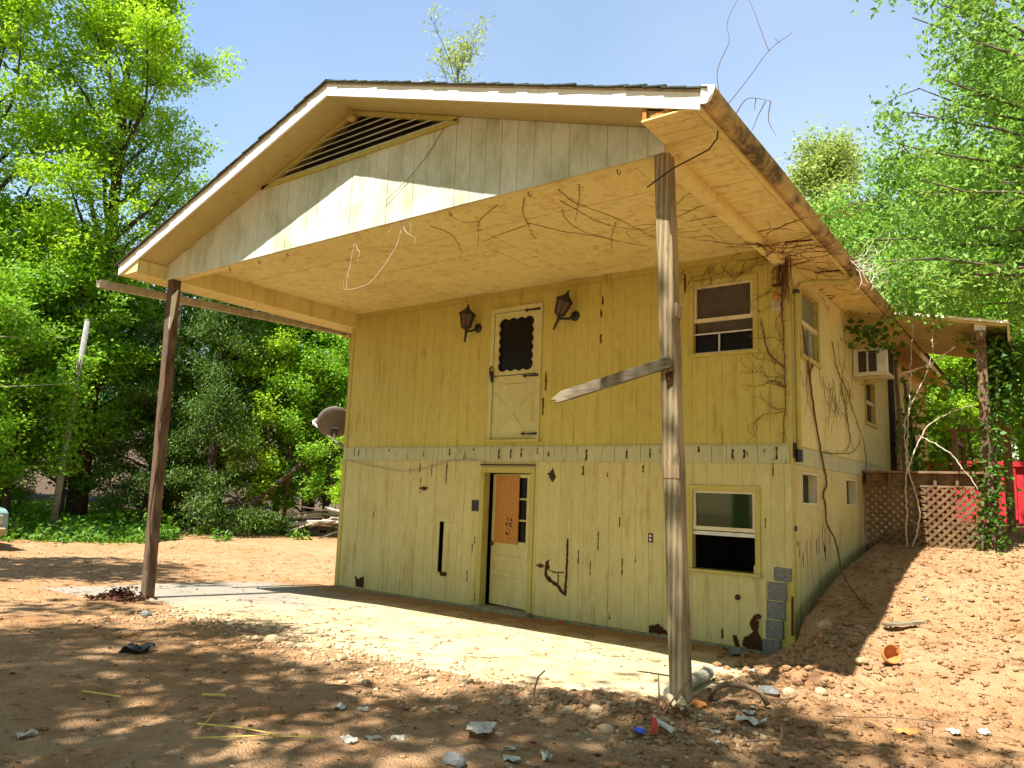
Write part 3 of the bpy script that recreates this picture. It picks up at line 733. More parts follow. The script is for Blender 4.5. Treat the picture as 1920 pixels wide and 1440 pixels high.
# louvred vent
vent = link('louvre_vent', None, house, (RX, -D, 5.7)); tag(vent, 'triangular louvred attic vent with dark slats')
MB().prism([(VX0, -D+.12, 5.70), (VX1, -D+.12, 5.70), (RX, -D+.12, ztop(RX)-.16)], (0, .02, 0)).build('vent_backing', M['dark'], vent)
zt_ = lambda x: ztop(x)-.155
for a_, b_ in (((VX0-.08, 5.715), (VX1+.08, 5.715)), ((VX0-.08, zt_(VX0-.08)-.03), (RX, zt_(RX)-.03)), ((VX1+.08, zt_(VX1+.08)-.03), (RX, zt_(RX)-.03))):
    MB().bar((a_[0], -D-.0, a_[1]), (b_[0], -D-.0, b_[1]), .05, .05).build('vent_frame', M['trim'], vent)
nsl = 7
for k in range(nsl):
    z = 5.76 + k*.078
    half = (ztop(RX)-.20-z)/SL
    if half < .12: continue
    MB().add([(RX-half, -D-.012, z-.01), (RX+half, -D-.012, z-.01), (RX+half, -D+.07, z+.055), (RX-half, -D+.07, z+.055), (RX-half, -D-.012, z+.004), (RX+half, -D-.012, z+.004), (RX+half, -D+.07, z+.069), (RX-half, -D+.07, z+.069)], [(0, 1, 2, 3), (4, 5, 6, 7), (0, 1, 5, 4), (1, 2, 6, 5), (2, 3, 7, 6), (3, 0, 4, 7)]).build('louvre_slat', M['gable'], vent)
MB().lathe([(.0, .0), (.05, .02), (.06, .06), (.0, .09)], (RX+.02, -D-.06, ztop(RX)-.33), 10).build('vent_ornament', M['trim'], vent, smooth=True)

MB().box(0, W, -D+.038, -D+.15, ZB, ZC+.05).build('beam', M['ceil'], house)
MB().box(0, .14, -D+.152, -.002, ZB-.005, ZC+.05).build('beam', M['ceil'], house)
MB().box(W-.14, W, -D+.152, -.002, ZB-.005, ZC+.05).build('beam', M['ceil'], house)
cl = link('ceiling', None, house, (RX, -2, ZC)); tag(cl, 'tan painted porch ceiling')
xs_ = [.142, 2.58, 5.02, 7.46, W-.142]; ys_ = [-D+.152, -2.42, -1.2, -.002]
for i in range(4):
    for j in range(3):
        piece('ceiling_panel', 'ceil', cl, (xs_[i]+.003, ys_[j]+.003, ZC-.002*((i*3+j) % 3)), (xs_[i+1]-.003, ys_[j+1]-.003, ZC+.03))
for a_, b_ in (((2.6, -1.7), (4.7, -1.7)), ((4.7, -1.7), (4.7, -.75))):
    MB().bar((*a_, ZC-.006), (*b_, ZC-.006), .03, .012).build('seam_batten', M['ceil'], cl)
for x in (1.51, 2.18, 2.78, 5.55, 6.58, 7.57):
    MB().tube([(x, -D+.1, ZB), (x, -D+.1, ZB-.03), (x+.02, -D+.1, ZB-.055), (x+.035, -D+.1, ZB-.045), (x+.03, -D+.1, ZB-.025)], .005, 5).build('ceiling_hook', M['rust'], house)

# roof
roof = link('roof', None, house, (RX, 0, RZ)); tag(roof, 'low gabled roof with white front fascia and dark shingle edge')
X0, X1, YB = -EV, W+EV, 12.6
for sgn, xe in ((-1, X0), (1, X1)):
    t0, t1 = ztop(RX), ztop(xe)
    MB().prism([(RX, YF+.025, t0-.012), (xe, YF+.025, t1-.012), (xe, YF+.025, t1-.15), (RX, YF+.025, t0-.15)], (0, YB-YF, 0)).build('roof_deck', M['rake'], roof)
    # rake fascia in lengths
    MB().prism([(RX, YF, t0-.022), (xe, YF, t1-.022), (xe, YF, t1-.165), (RX, YF, t0-.165)], (0, .024, 0)).build('fascia', M['white'], roof)
# shingles: courses of separate tabs, only their lower edges show
def shingles():
    mb = MB(); rnd = random.Random(4)
    for sgn, xe in ((-1, X0-.03), (1, X1+.03)):
        L_ = abs(xe-RX); nc = 27
        for c in range(nc):
            xa = RX+sgn*L_*(c/nc); xb = RX+sgn*L_*((c+1)/nc)+sgn*.04
            y = YF-.035+rnd.uniform(-.008, .004); first = True
            while y < YB:
                w = .305; lift = rnd.uniform(0, .008) + (.006 if first else 0); j = rnd.uniform(-.012, .012); dz = (rnd.uniform(-.012, .004) if first else 0)
                za, zb = ztop(xa), ztop(xb)
                mb.add([(xa, y, za+.002), (xb, y, zb+.010+lift+dz), (xb, y+w-.008, zb+.010+lift), (xa, y+w-.008, za+.002), (xa, y, za-.008), (xb, y, zb-.004+lift+dz), (xb, y+w-.008, zb-.004+lift), (xa, y+w-.008, za-.008)], [(0, 1, 2, 3), (7, 6, 5, 4), (0, 4, 5, 1), (1, 5, 6, 2), (2, 6, 7, 3), (3, 7, 4, 0)])
                y += w + (rnd.uniform(-.15, .0) if first else 0); first = False
    for k in range(56):
        y = YF-.03+k*.3
        mb.add([(RX-.15, y, RZ-.04+.008), (RX, y, RZ+.022), (RX+.15, y, RZ-.04+.008), (RX-.15, y+.31, RZ-.04), (RX, y+.31, RZ+.012), (RX+.15, y+.31, RZ-.04)], [(0, 1, 4, 3), (1, 2, 5, 4)])
    o = mb.build('shingles', M['shingle'], roof, normals=False); tag(o, kind='stuff')
shingles()
MB().prism([(RX, YF-.008, ztop(RX)-.004), (X1+.01, YF-.008, ztop(X1)-.004), (X1+.01, YF-.008, ztop(X1)-.028), (RX, YF-.008, ztop(RX)-.028)], (0, .03, 0)).build('drip_edge', M['greyboard'], roof)
MB().prism([(RX, YF-.008, ztop(RX)-.004), (X0-.01, YF-.008, ztop(X0)-.004), (X0-.01, YF-.008, ztop(X0)-.028), (RX, YF-.008, ztop(RX)-.028)], (0, .03, 0)).build('drip_edge', M['greyboard'], roof)
# soffits under the side eaves: right one of separate cross boards
sf = link('soffit', None, house, (W+.25, -2, 4.85)); tag(sf, 'board soffit under the right eave, its front end rotted open')
y = YF+.012; rnd = random.Random(6)
while y < 6.0:
    w = .155 if y < -.5 else .31
    piece('soffit_board', 'ceil', sf, (W+.002, y, 4.842+rnd.uniform(-.002, .002)), (X1-.01, y+w-.006, 4.858)); y += w
MB().box(X1-.012, X1+.004, YF+.03, YB, 4.80, ztop(X1)-.02).build('eave_fascia', M['ceil'], sf)
MB().bar((X1-.03, YF+.02, 4.835), (X1-.03, 6, 4.835), .035, .02).build('soffit_trim', M['ceil'], sf)
MB().box(W+.01, W+.045, YF+.02, YF+.06, 4.86, 4.99).build('nailer', M['ply'], sf)
MB().bar((W+.03, YF+.05, 4.985), (W+.36, YF+.05, 4.885), .03, .05).build('nailer', M['rot'], sf)
MB().bar((W+.08, YF+.03, 4.865), (W+.3, YF+.03, 4.90), .02, .03).build('nailer', M['ply'], sf)
sl_ = MB().box(X0+.01, -.002, -D-.0, 6, 4.80, 4.815).build('soffit', M['ceil'], house)
MB().prism([(X0+.0, YF+.026, 4.80), (-.002, YF+.026, 4.80), (-.002, YF+.026, ztop(0)-.152), (X0, YF+.026, ztop(X0)-.152)], (0, .02, 0)).build('soffit_return', M['ceil'], sl_)
MB().box(X0+.01, -.002, YF+.046, -D-.002, 4.80, 4.815).build('soffit_return', M['ceil'], sl_)
MB().box(-.02, .0, YF+.05, 6, 4.78, 4.98).build('frieze', M['ceil'], sl_)
# right gutter
g = MB(); prof = []
gx = X1+.006
outl = [(0, .11), (.0, .0), (.045, -.012), (.085, .01), (.105, .05), (.118, .10), (.118, .115), (.108, .115), (.10, .06), (.08, .02), (.045, .0), (.008, .01), (.008, .11)]
for y in np.linspace(YF-.01, 3.7, 22):
    dz = -.006*(y-YF) + .008*math.sin(y*2.1)
    for px_, pz_ in outl: g.v.append((gx+px_, y, 4.845+pz_+dz))
k = len(outl)
for i in range(21):
    for j in range(k): g.f.append((i*k+j, i*k+(j+1) % k, (i+1)*k+(j+1) % k, (i+1)*k+j))
g.f.append(tuple(range(k)))
gut = g.build('gutter', M['gutter'], house); tag(gut, 'mould-stained gutter along the right eave')
MB().add([(gx+.004, YF-.012, 4.955), (gx+.004, YF-.012, 4.84), (gx+.05, YF-.012, 4.835), (gx+.118, YF-.012, 4.93), (gx+.118, YF-.012, 4.965), (gx+.02, YF-.03, 4.99)], [(0, 1, 2, 3, 4, 5)]).build('gutter_end_cap', M['white'], gut)
for y in (-.62, .75):
    MB().tube([(W+.15, y-.05, 4.835), (X1-.02, y, 4.83), (gx+.06, y, 4.815), (gx+.12, y, 4.88), (gx+.115, y, 4.96)], .009, 5).build('gutter_strap', M['rust'], gut)
ds = MB().tube([(gx+.055, .95, 4.84), (gx+.05, .95, 4.76), (gx-.02, .85, 4.70), (W+.22, .40, 4.62), (W+.10, .17, 4.55), (W+.062, .12, 4.47), (W+.06, .12, 3.5), (W+.06, .12, 2.42)], [.036]*8, 10).build('downspout', M['trim'], gut, smooth=True)
MB().tube([(W+.06, .12, 4.47), (W+.06, .12, 4.42)], .043, 10).build('downspout_band', M['black'], ds)
MB().tube([(W+.06, .12, 2.45), (W+.06, .12, 2.30)], .045, 8).build('downspout_end', M['black'], ds)
# left gutter, pulled loose and sticking out in front
g = MB(); p0, p1 = Vector((-.72, -4.32, 4.64)), Vector((-.58, .45, 4.79))
for t in np.linspace(0, 1, 8):
    c = p0.lerp(p1, t)
    for px_, pz_ in outl: g.v.append((c.x+.05-px_, c.y, c.z+pz_-.03))
for i in range(7):
    for j in range(k): g.f.append((i*k+j, i*k+(j+1) % k, (i+1)*k+(j+1) % k, (i+1)*k+j))
g.f.append(tuple(range(k)))
tag(g.build('gutter', M['greyboard'], house), 'loose grey gutter jutting out past the left eave')
MB().tube([(-.45, .2, 4.7), (-.3, .12, 4.66), (-.12, .06, 4.66), (-.06, .04, 4.58), (-.06, .04, 4.3)], .03, 8).build('downspout', M['trim'], house)

# ---- porch posts
def post(base, top, mat, s=.14):
    b_, t_ = Vector(base), Vector(top); n = 10; mb = MB(); rnd = random.Random(int(b_.x*10))
    rows = []
    for i in range(n+1):
        c = b_.lerp(t_, i/n); j = [rnd.uniform(-.0025, .0025) for _ in range(8)]; h = s/2; bv = .012
        rows.append([(c.x+x+j[q], c.y+y_, c.z) for q, (x, y_) in enumerate(((-h+bv, -h), (h-bv, -h), (h, -h+bv), (h, h-bv), (h-bv, h), (-h+bv, h), (-h, h-bv), (-h, -h+bv)))])
    for r_ in rows: mb.v += r_
    for i in range(n):
        for q in range(8): mb.f.append((i*8+q, i*8+(q+1) % 8, (i+1)*8+(q+1) % 8, (i+1)*8+q))
    mb.f.append(tuple(range(8))); mb.f.append(tuple(n*8+q for q in range(8)))
    return mb.build('porch_post', M[mat], house)
pR = post((8.225, -3.62, .10), (8.045, -3.62, ZB-.006), 'post'); tag(pR, 'weathered grey wooden porch post with broken rail stub')
pL = post((.285, -3.62, .05), (.135, -3.62, ZB-.006), 'post_shaded'); tag(pL, 'dark leaning wooden porch post at the left')
def post_x(z): return 8.225+(8.045-8.225)*(z-.10)/(ZB-.1)
# broken rail board
bb = MB(); A = Vector((8.15, -3.715, 2.915)); B = Vector((7.04, -3.735, 2.655)); d = (B-A).normalized(); nrm = Vector((d.z, 0, -d.x)); nrm = nrm if nrm.z > 0 else -nrm
hgt, thk = .095, .042
prof = [A+nrm*hgt/2, A+d*.55+nrm*hgt/2*1.0, B-d*.10+nrm*hgt/2, B-d*.02+nrm*.018, B+d*.03-nrm*.004, B-d*.03-nrm*.02, B-d*.01-nrm*hgt*.42, B-d*.06-nrm*hgt/2, A-nrm*hgt/2]
bb.prism(prof, (0, thk, 0)); br = bb.build('broken_rail', M['board_x'], pR, bevel=.003); br.location.y -= .022
tag(br, 'broken grey rail board sticking out sideways')
MB().prism([(8.10, -3.70, 2.83), (8.17, -3.70, 2.85), (8.17, -3.70, 2.74), (8.12, -3.70, 2.70)], (0, .02, 0)).build('rail_scar', M['rot'], pR)
for z in (2.02,):
    x = post_x(z); MB().box(x-.072, x+.074, -3.6945, -3.691, z-.05, z+.055).build('bare_scar', M['scar'], pR)
MB().box(post_x(3.36)+.071, post_x(3.36)+.095, -3.68, -3.56, 3.30, 3.42).build('block_stub', M['scar'], pR, bevel=.004)
MB().prism([(.10, -3.693, 4.62), (.215, -3.693, 4.60), (.19, -3.693, 4.2), (.15, -3.693, 3.95), (.155, -3.693, 4.2)], (0, .002, 0)) 
MB().prism([(.222, -3.60, 4.62), (.222, -3.69, 4.50), (.226, -3.69, 4.02), (.226, -3.67, 3.98), (.224, -3.63, 4.2)], (.008, 0, 0)).build('torn_wrap', M['white'], pL)
MB().box(.17, .40, -3.74, -3.50, .145, .165).build('base_plate', M['rust'], pL)
MB().tube([(.26, -3.70, 3.6), (.30, -3.70, 3.1), (.25, -3.71, 2.6), (.31, -3.70, 2.2), (.29, -3.70, 1.8), (.27, -3.705, 1.3), (.34, -3.70, .9), (.36, -3.72, .55)], .008, 5).build('wrapped_cord', M['vine'], pL)

# ================================================================== SIDE PORCH
sp = thing('side_porch', 'raised side porch with lattice skirt, shed roof and ivy-wrapped posts', 'porch', (9.0, 4.1, 1.2))
for k in range(24):
    y = 4.0+k*.145; piece('deck_board', 'deck', sp, (W+.02, y, 2.335), (9.78, y+.138, 2.37))
MB().box(W+.03, 9.76, 4.10, 4.14, 2.12, 2.15).box(W+.03, 9.76, 4.16, 4.2, 2.15, 2.33).build('rim_joist', M['deck'], sp)
for x in (8.14, 8.46, 8.78, 9.1, 9.4, 9.66): piece('joist', 'lattice', sp, (x, 4.06, 2.13), (x+.045, 4.8, 2.333))
def lattice(x0, x1, z0, z1, y, parent):
    pn = link('lattice_panel', None, parent, (x0, y, z0)); pitch = .125; w = .042
    for s, yy in ((1, y), (-1, y+.010)):
        mb = MB(); c = x0-(z1-z0) if s > 0 else x0
        while c < x1+(z1-z0):
            # line x = c + s*(z-z0), clipped to the panel
            za, zb = z0, z1
            if s > 0: za = max(za, z0+(x0-c)); zb = min(zb, z0+(x1-c))
            else: za = max(za, z0+(c-x1)); zb = min(zb, z0+(c-x0))
            if zb-za > .05:
                a_ = (c+s*(za-z0), yy, za); b_ = (c+s*(zb-z0), yy, zb)
                mb.bar(a_, b_, .008, w, up=(0, 0, 1)) if False else None
                dvx, dvz = s*w*.7071, 0
                mb.prism([(a_[0]-w*.7, yy, za), (a_[0]+w*.7, yy, za), (b_[0]+w*.7, yy, zb), (b_[0]-w*.7, yy, zb)], (0, .008, 0))
            c += pitch
        tag(mb.build('slats', M['lattice'], pn), kind='stuff')
    return pn
lattice(W+.05, 8.92, 1.05, 2.13, 4.09, sp); lattice(8.94, 9.74, .98, 2.13, 4.085, sp)
for x, y, z0, z1 in ((9.83, 4.12, .95, 4.55), (9.95, 7.4, 1.2, 4.5)):
    piece('porch_post', 'deck', sp, (x-.07, y-.07, z0), (x+.07, y+.07, z1))
piece('post_cap', 'white', sp, (9.755, 4.03, 4.551), (9.905, 4.2, 4.66))
pr = MB()
pr.add([(8.62, 3.95, 4.98), (10.2, 3.95, 4.66), (10.2, 7.6, 4.66), (8.62, 7.6, 4.98), (8.62, 3.95, 4.93), (10.2, 3.95, 4.60), (10.2, 7.6, 4.60), (8.62, 7.6, 4.93)], [(0, 1, 2, 3), (4, 7, 6, 5), (0, 4, 5, 1), (1, 5, 6, 2), (2, 6, 7, 3), (3, 7, 4, 0)])
prf = pr.build('porch_roof', M['ceil'], sp)
for k in range(9):
    y = 3.97+k*.4
    MB().prism([(8.64, y, 4.925), (10.18, y, 4.597), (10.18, y, 4.575), (8.64, y, 4.90)], (0, .37, 0)).build('ceiling_board', M['ceil'], prf)
MB().prism([(8.6, 3.93, 5.0), (10.22, 3.93, 4.67), (10.22, 3.93, 4.38), (10.19, 3.93, 4.38), (8.6, 3.93, 4.88)], (0, .018, 0)) 
MB().bar((8.6, 3.94, 4.955), (10.22, 3.94, 4.62), .02, .028).build('fascia', M['white'], prf)
piece('beam', 'deck', sp, (9.78, 3.96, 4.38), (9.90, 7.6, 4.548))
piece('fascia', 'ceil', sp, (10.185, 3.96, 4.36), (10.21, 7.6, 4.60))
for y in (5.8, 7.35): piece('rail_post', 'deck', sp, (9.2, y, 2.37), (9.29, y+.09, 3.15))
piece('hand_rail', 'deck', sp, (9.15, 5.75, 3.15), (9.8, 5.9, 3.19)); piece('hand_rail', 'deck', sp, (9.2, 5.9, 2.95), (9.27, 7.35, 3.03))
lb = MB(); lb.bar((8.28, 7.0, 2.38), (8.16, 7.1, 4.7), .05, .14, (0, 1, 0)).bar((8.4, 7.9, 2.38), (8.2, 8.0, 4.4), .05, .2, (0, 1, 0)); lb.build('leaning_plank', M['board_x'], sp)

# ================================================================== FITTINGS HUNG ON THE HOUSE
def lantern(x, z, tilt, label):
    t = thing('wall_lantern', label, 'lantern', (x+.09, 0, z-.13), 'lanterns either side of the upper door')
    Rm = Matrix.Rotation(tilt, 3, 'Y')
    def tf(mb, c): mb.v = [tuple(Rm @ (Vector(p)*1.38) + Vector(c)) for p in mb.v]; return mb
    c = (x, -.19, z)
    for nm, prof, mt, n_ in (('cap', [(.0, .13), (.02, .12), (.035, .095), (.10, .045), (.115, .03), (.10, .025)], 'black', 6), ('finial', [(.0, .16), (.014, .145), (.012, .12)], 'black', 8), ('collar', [(.055, -.12), (.05, -.135), (.02, -.15), (0, -.15)], 'black', 6)):
        tf(MB().lathe(prof, n=n_), c).build(nm, M[mt], t)
    tf(MB().lathe([(.082, .03), (.05, -.12)], n=6), c).build('glass', M['amber'], t)
    cg = MB()
    for k in range(6):
        a_ = 2*math.pi*k/6; cg.bar((.088*math.cos(a_), .088*math.sin(a_), .03), (.055*math.cos(a_), .055*math.sin(a_), -.125), .014, .014)
    tf(cg, c).build('cage', M['black'], t)
    tf(MB().tube([(.0, .0, -.14), (.01, .0, -.19), (.0, .0, -.30)], [.018, .016, .012], 8), c).build('tail', M['black'], t)
    MB().tube([Vector(c)+Rm @ Vector((0, 0, -.24)), (x+.06, -.12, z-.22), (x+.09, -.03, z-.17)], .02, 8).build('arm', M['black'], t)
    MB().lathe([(0, .035), (.065, .03), (.08, .0)], (x+.095, -.0, z-.16), 14, Matrix.Rotation(R(90), 3, 'X')).build('backplate', M['black'], t, smooth=True)
lantern(2.995, 4.62, R(4), 'black wall lantern hanging straight, left of the upper door')
lantern(4.86, 4.62, R(24), 'tilted black wall lantern knocked askew, right of the upper door')

ac = thing('air_conditioner', 'dirty white window air conditioner jutting from the shaded side wall', 'air conditioner', (8.33, 3.8, 3.86))
MB().box(W+.01, 8.6, 3.55, 4.1, 3.87, 4.32).build('case', M['acwhite'], ac, bevel=.012)
for a_ in (8.17, 8.32):
    v_ = MB().box(a_, a_+.12, 3.544, 3.552, 3.93, 4.27).build('vent_grille', M['dark'], ac)
    for q in range(9): MB().box(a_, a_+.12, 3.538, 3.545, 3.945+q*.036, 3.952+q*.036).build('grille_bar', M['dish'], v_)
MB().box(8.595, 8.603, 3.6, 4.05, 3.92, 4.28).build('rear_coil', M['dark'], ac)
MB().bar((W+.02, 3.6, 3.80), (8.5, 3.6, 3.855), .03, .03).bar((W+.02, 4.05, 3.80), (8.5, 4.05, 3.855), .03, .03).build('bracket', M['trim'], ac)

dish = thing('satellite_dish', 'grey satellite dish seen from behind on the left corner of the house', 'satellite dish', (-.05, .3, 2.35))
ax = Vector((-.70, .50, .48)).normalized()        # the dish looks away from us
q = Vector((0, 0, 1)).rotation_difference(ax).to_matrix()
dc = Vector((-.80, .42, 3.02))
prof = [(r_, .55*r_*r_) for r_ in (0, .08, .15, .22, .29, .335)]
d_ = MB().lathe(prof+[(.343, .065), (.335, .05)]+[(r_, .55*r_*r_-.012) for r_ in (.28, .22, .15, .08, .001)], dc, 28, q).build('reflector', M['dish'], dish, smooth=True)
MB().bar(dc-ax*.02+Vector((0, 0, -.12)), dc-ax*.10+Vector((0, 0, -.12)), .12, .14).build('clamp', M['black'], dish)
MB().tube([dc-ax*.08+Vector((0, 0, -.05)), dc-ax*.08+Vector((.02, -.0, -.3)), (-.45, .3, 2.6), (-.03, .28, 2.38)], .022, 8).build('mast', M['dish'], dish)
MB().box(-.06, .0, .2, .36, 2.30, 2.52).build('foot_plate', M['black'], dish)
MB().bar(dc+Vector((-.08, .0, -.27)), dc+Vector((-.74, .10, .02)), .035, .035).build('arm', M['palemetal'], dish)
MB().tube([dc+Vector((-.72, .09, .0)), dc+Vector((-.76, .11, .07)), dc+Vector((-.68, .12, .11))], [.035, .045, .035], 8).build('receiver', M['palemetal'], dish)

cage = thing('bird_cage', 'small rusty wire bird cage hanging beside the upper window', 'bird cage', (7.96, -.12, 4.5))
mb = MB()
for k in range(10):
    a_ = 2*math.pi*k/10; mb.tube([(7.96+.06*math.cos(a_), -.10+.06*math.sin(a_), 4.5), (7.96+.06*math.cos(a_), -.10+.06*math.sin(a_), 4.68), (7.96+.03*math.cos(a_), -.10+.03*math.sin(a_), 4.73), (7.96, -.10, 4.745)], .003, 4)
mb.build('bars', M['rust'], cage)
for z in (4.5, 4.59, 4.68): MB().tube([(7.96+.06*math.cos(t), -.10+.06*math.sin(t), z) for t in np.linspace(0, 6.283, 13)], .004, 4).build('ring', M['rust'], cage)
MB().lathe([(0, 0), (.062, 0), (.062, .008), (0, .008)], (7.96, -.10, 4.494), 12).build('floor', M['rust'], cage)
ch = thing('wind_chime', 'little wind chime with orange cap hanging under the bird cage', 'wind chime', (7.945, -.12, 4.15))
MB().lathe([(0, .07), (.02, .065), (.05, .02), (.052, .0), (0, .0)], (7.945, -.10, 4.325), 12).build('cap', M['orange'], ch, smooth=True)
MB().tube([(7.945, -.10, 4.39), (7.955, -.10, 4.49)], .003, 4).build('string', M['vine'], ch)
for k in range(5):
    a_ = 2*math.pi*k/5; MB().tube([(7.945+.04*math.cos(a_), -.10+.04*math.sin(a_), 4.325), (7.945+.042*math.cos(a_), -.10+.042*math.sin(a_), 4.15)], .005, 5).build('chime_tube', M['alu'], ch)

# ================================================================== FOLIAGE
def tri_mesh(name, co, tris, mat, tint=None):
    me = bpy.data.meshes.new(name); me.vertices.add(len(co)); me.vertices.foreach_set('co', np.asarray(co, np.float32).ravel())
    nt = len(tris); me.loops.add(nt*3); me.loops.foreach_set('vertex_index', np.asarray(tris, np.int32).ravel())
    me.polygons.add(nt); me.polygons.foreach_set('loop_start', np.arange(0, nt*3, 3, dtype=np.int32))
    me.update(calc_edges=True)
    if tint is not None:
        at_ = me.attributes.new('tint', 'FLOAT', 'FACE'); at_.data.foreach_set('value', np.asarray(tint, np.float32))
    me.materials.append(mat); return me
def leaves(cen, size, rg, up_bias=.5, droop=0.0, aspect=.55, tint=None):
    """one folded diamond leaf per centre"""
    n = len(cen)
    nrm = rg.normal(size=(n, 3)); nrm[:, 2] = np.abs(nrm[:, 2])*.8+up_bias; nrm /= np.linalg.norm(nrm, axis=1)[:, None]
    t = rg.normal(size=(n, 3)); t[:, 2] -= droop; t -= nrm*(t*nrm).sum(1)[:, None]; t /= np.linalg.norm(t, axis=1)[:, None]+1e-9
    b = np.cross(nrm, t); s = (size*rg.uniform(.6, 1.35, n))[:, None]
    mid = cen+nrm*s*.12
    v = np.stack([cen-t*s*.5, mid+b*s*aspect*.5-t*s*.05, cen+t*s*.5, mid-b*s*aspect*.5-t*s*.05], 1).reshape(-1, 3)
    k = np.arange(n)*4
    f = np.stack([np.stack([k, k+1, k+2], 1), np.stack([k, k+2, k+3], 1)], 1).reshape(-1, 3)
    tt = rg.random(n) if tint is None else tint
    return v, f, np.repeat(np.clip(tt, 0, 1), 2)

def grow(base, height, spread, crown0, rg, limbs=16, twigs=7, lean=(0, 0), trunk_r=.2, prof='round', droop=0.0, upw=.55):
    """branch skeleton -> tube mesh builder and twig points (clump centres)"""
    mb = MB(); base = np.array(base, float)
    n = 9; ts = np.linspace(0, 1, n)
    wob = np.cumsum(rg.normal(0, .012*height/ n*3, (n, 2)), 0)*.5
    tr = [np.array([base[0]+lean[0]*t*height+wob[i, 0], base[1]+lean[1]*t*height+wob[i, 1], base[2]-.3+t*(height*.96+.3)]) for i, t in enumerate(ts)]
    mb.tube(tr, [trunk_r*(1-t)**.8+.02 for t in ts], 8)
    def tp(t):
        x = t*(n-1); i = min(int(x), n-2); return tr[i]*(1-(x-i))+tr[i+1]*(x-i)
    cl = []
    az = rg.uniform(0, 6.28)
    for k in range(limbs):
        f = (k+.5)/limbs; t = crown0+(1-crown0)*f*.97
        az += 2.399+rg.normal(0, .3)
        if prof == 'round': L = spread*math.sqrt(max(.08, 1-(2*f-.85)**2*.8))
        elif prof == 'cone': L = spread*(1.05-f)
        else: L = spread*(.55+.55*f) if f < .75 else spread*(1.3-f)
        L *= rg.uniform(.75, 1.15)
        st = tp(t); el = upw*rg.uniform(.6, 1.3)+.35*f
        d = np.array([math.cos(az)*math.cos(el), math.sin(az)*math.cos(el), math.sin(el)])
        m_ = 6; p = st.copy(); pts = [p.copy()]
        for j in range(m_):
            d = d+rg.normal(0, .12, 3)+np.array([0, 0, .06-droop*.25*(j/m_)]); d /= np.linalg.norm(d)
            p = p+d*L/m_; pts.append(p.copy())
        r0 = trunk_r*(1-t)**.8*.5+.012
        mb.tube(pts, list(np.linspace(r0, .008, m_+1)), 5, cap=False)
        for q in range(twigs):
            u_ = rg.uniform(.3, 1.0); x = u_*m_; i = min(int(x), m_-1); s0 = pts[i]*(1-(x-i))+pts[i+1]*(x-i)
            e = rg.normal(0, 1, 3); e[2] = e[2]*.5+.25-droop*.8; e /= np.linalg.norm(e)
            e = e*.75+d*.5; l2 = spread*rg.uniform(.16, .34)
            a1 = s0+e*l2*.5+rg.normal(0, .04, 3); a2 = s0+e*l2+np.array([0, 0, -droop*.25*l2])
            mb.tube([s0, a1, a2], [.012, .008, .004], 4, cap=False)
            cl += [a1, a2]
        cl.append(pts[-1])
    return mb, np.array(cl)
def tree_meshes(height, spread, crown0, seed, nleaf, leaf, mat, bark='bark', clump=.5, flat=.6, droop=0.0, **k):
    rg = np.random.default_rng(seed)
    mb, cl = grow((0, 0, 0), height, spread, crown0, rg, droop=droop, **k)
    idx = rg.integers(0, len(cl), nleaf); off = rg.normal(0, 1, (nleaf, 3))*clump; off[:, 2] *= flat
    cb = rg.uniform(0, .45, len(cl))[idx]
    v, f, tt = leaves(cl[idx]+off, leaf, rg, droop=droop*2, aspect=.28 if mat == 'needle' else .55, tint=cb+rg.uniform(0, .6, nleaf))
    return mb.mesh('trunk', M[bark], smooth=True, normals=False), tri_mesh('crown', v, f, M[mat], tt)
def tree(name, label, cat, x, y, meshes, group=None, scale=1.0, rot=0.0, z=None):
    z = H(x, y) if z is None else z
    t = thing(name, label, cat, (x, y, z), group)
    for nm, me in (('trunk', meshes[0]), ('crown', meshes[1])):
        o = bpy.data.objects.new(nm, me); COL.objects.link(o); o.parent = t
    t.scale = (scale,)*3; t.rotation_euler = (0, 0, rot)
    return t

# --- left forest
big = tree_meshes(21.5, 5.0, .22, 3, 62000, .155, 'leaf_bright', 'barkdark', limbs=36, twigs=8, clump=.30, trunk_r=.36, upw=.75, prof='round')
tree('tall_tree', 'tall bright spring-green tree towering at the left, behind the dark porch post', 'tree', -16.9, 3.0, big)
b2 = tree_meshes(20, 5.4, .25, 5, 46000, .16, 'leaf_bright', 'barkdark', limbs=28, twigs=8, clump=.32, trunk_r=.3, upw=.7)
tree('tall_tree', 'bright green tree cut off by the left edge of the picture', 'tree', -19.0, -.6, b2, rot=1.0)
b3 = tree_meshes(16, 5.0, .2, 8, 46000, .17, 'leaf_mid', 'barkdark', limbs=26, twigs=8, clump=.36, trunk_r=.26)
for k, (x, y, s, r_, lb) in enumerate(((-21.5, 5.0, .62, 0, 'darker broadleaf tree filling the gap behind the tall bright tree'), (-22.5, -1.0, .66, 2, 'darker broadleaf tree far back at the left edge of the wood'), (-15.0, 11.5, .80, 1.2, 'darker broadleaf tree seen under the porch roof right of the dark post'), (-19.0, 9.5, .9, 4, 'darker broadleaf tree deep in the wood beyond the dark post'), (-10.8, 15.0, .78, 5, 'darker broadleaf tree directly left of the satellite dish'))):
    tree('broadleaf_tree', lb, 'tree', x, y, b3, 'darker trees of the wood', s, r_)
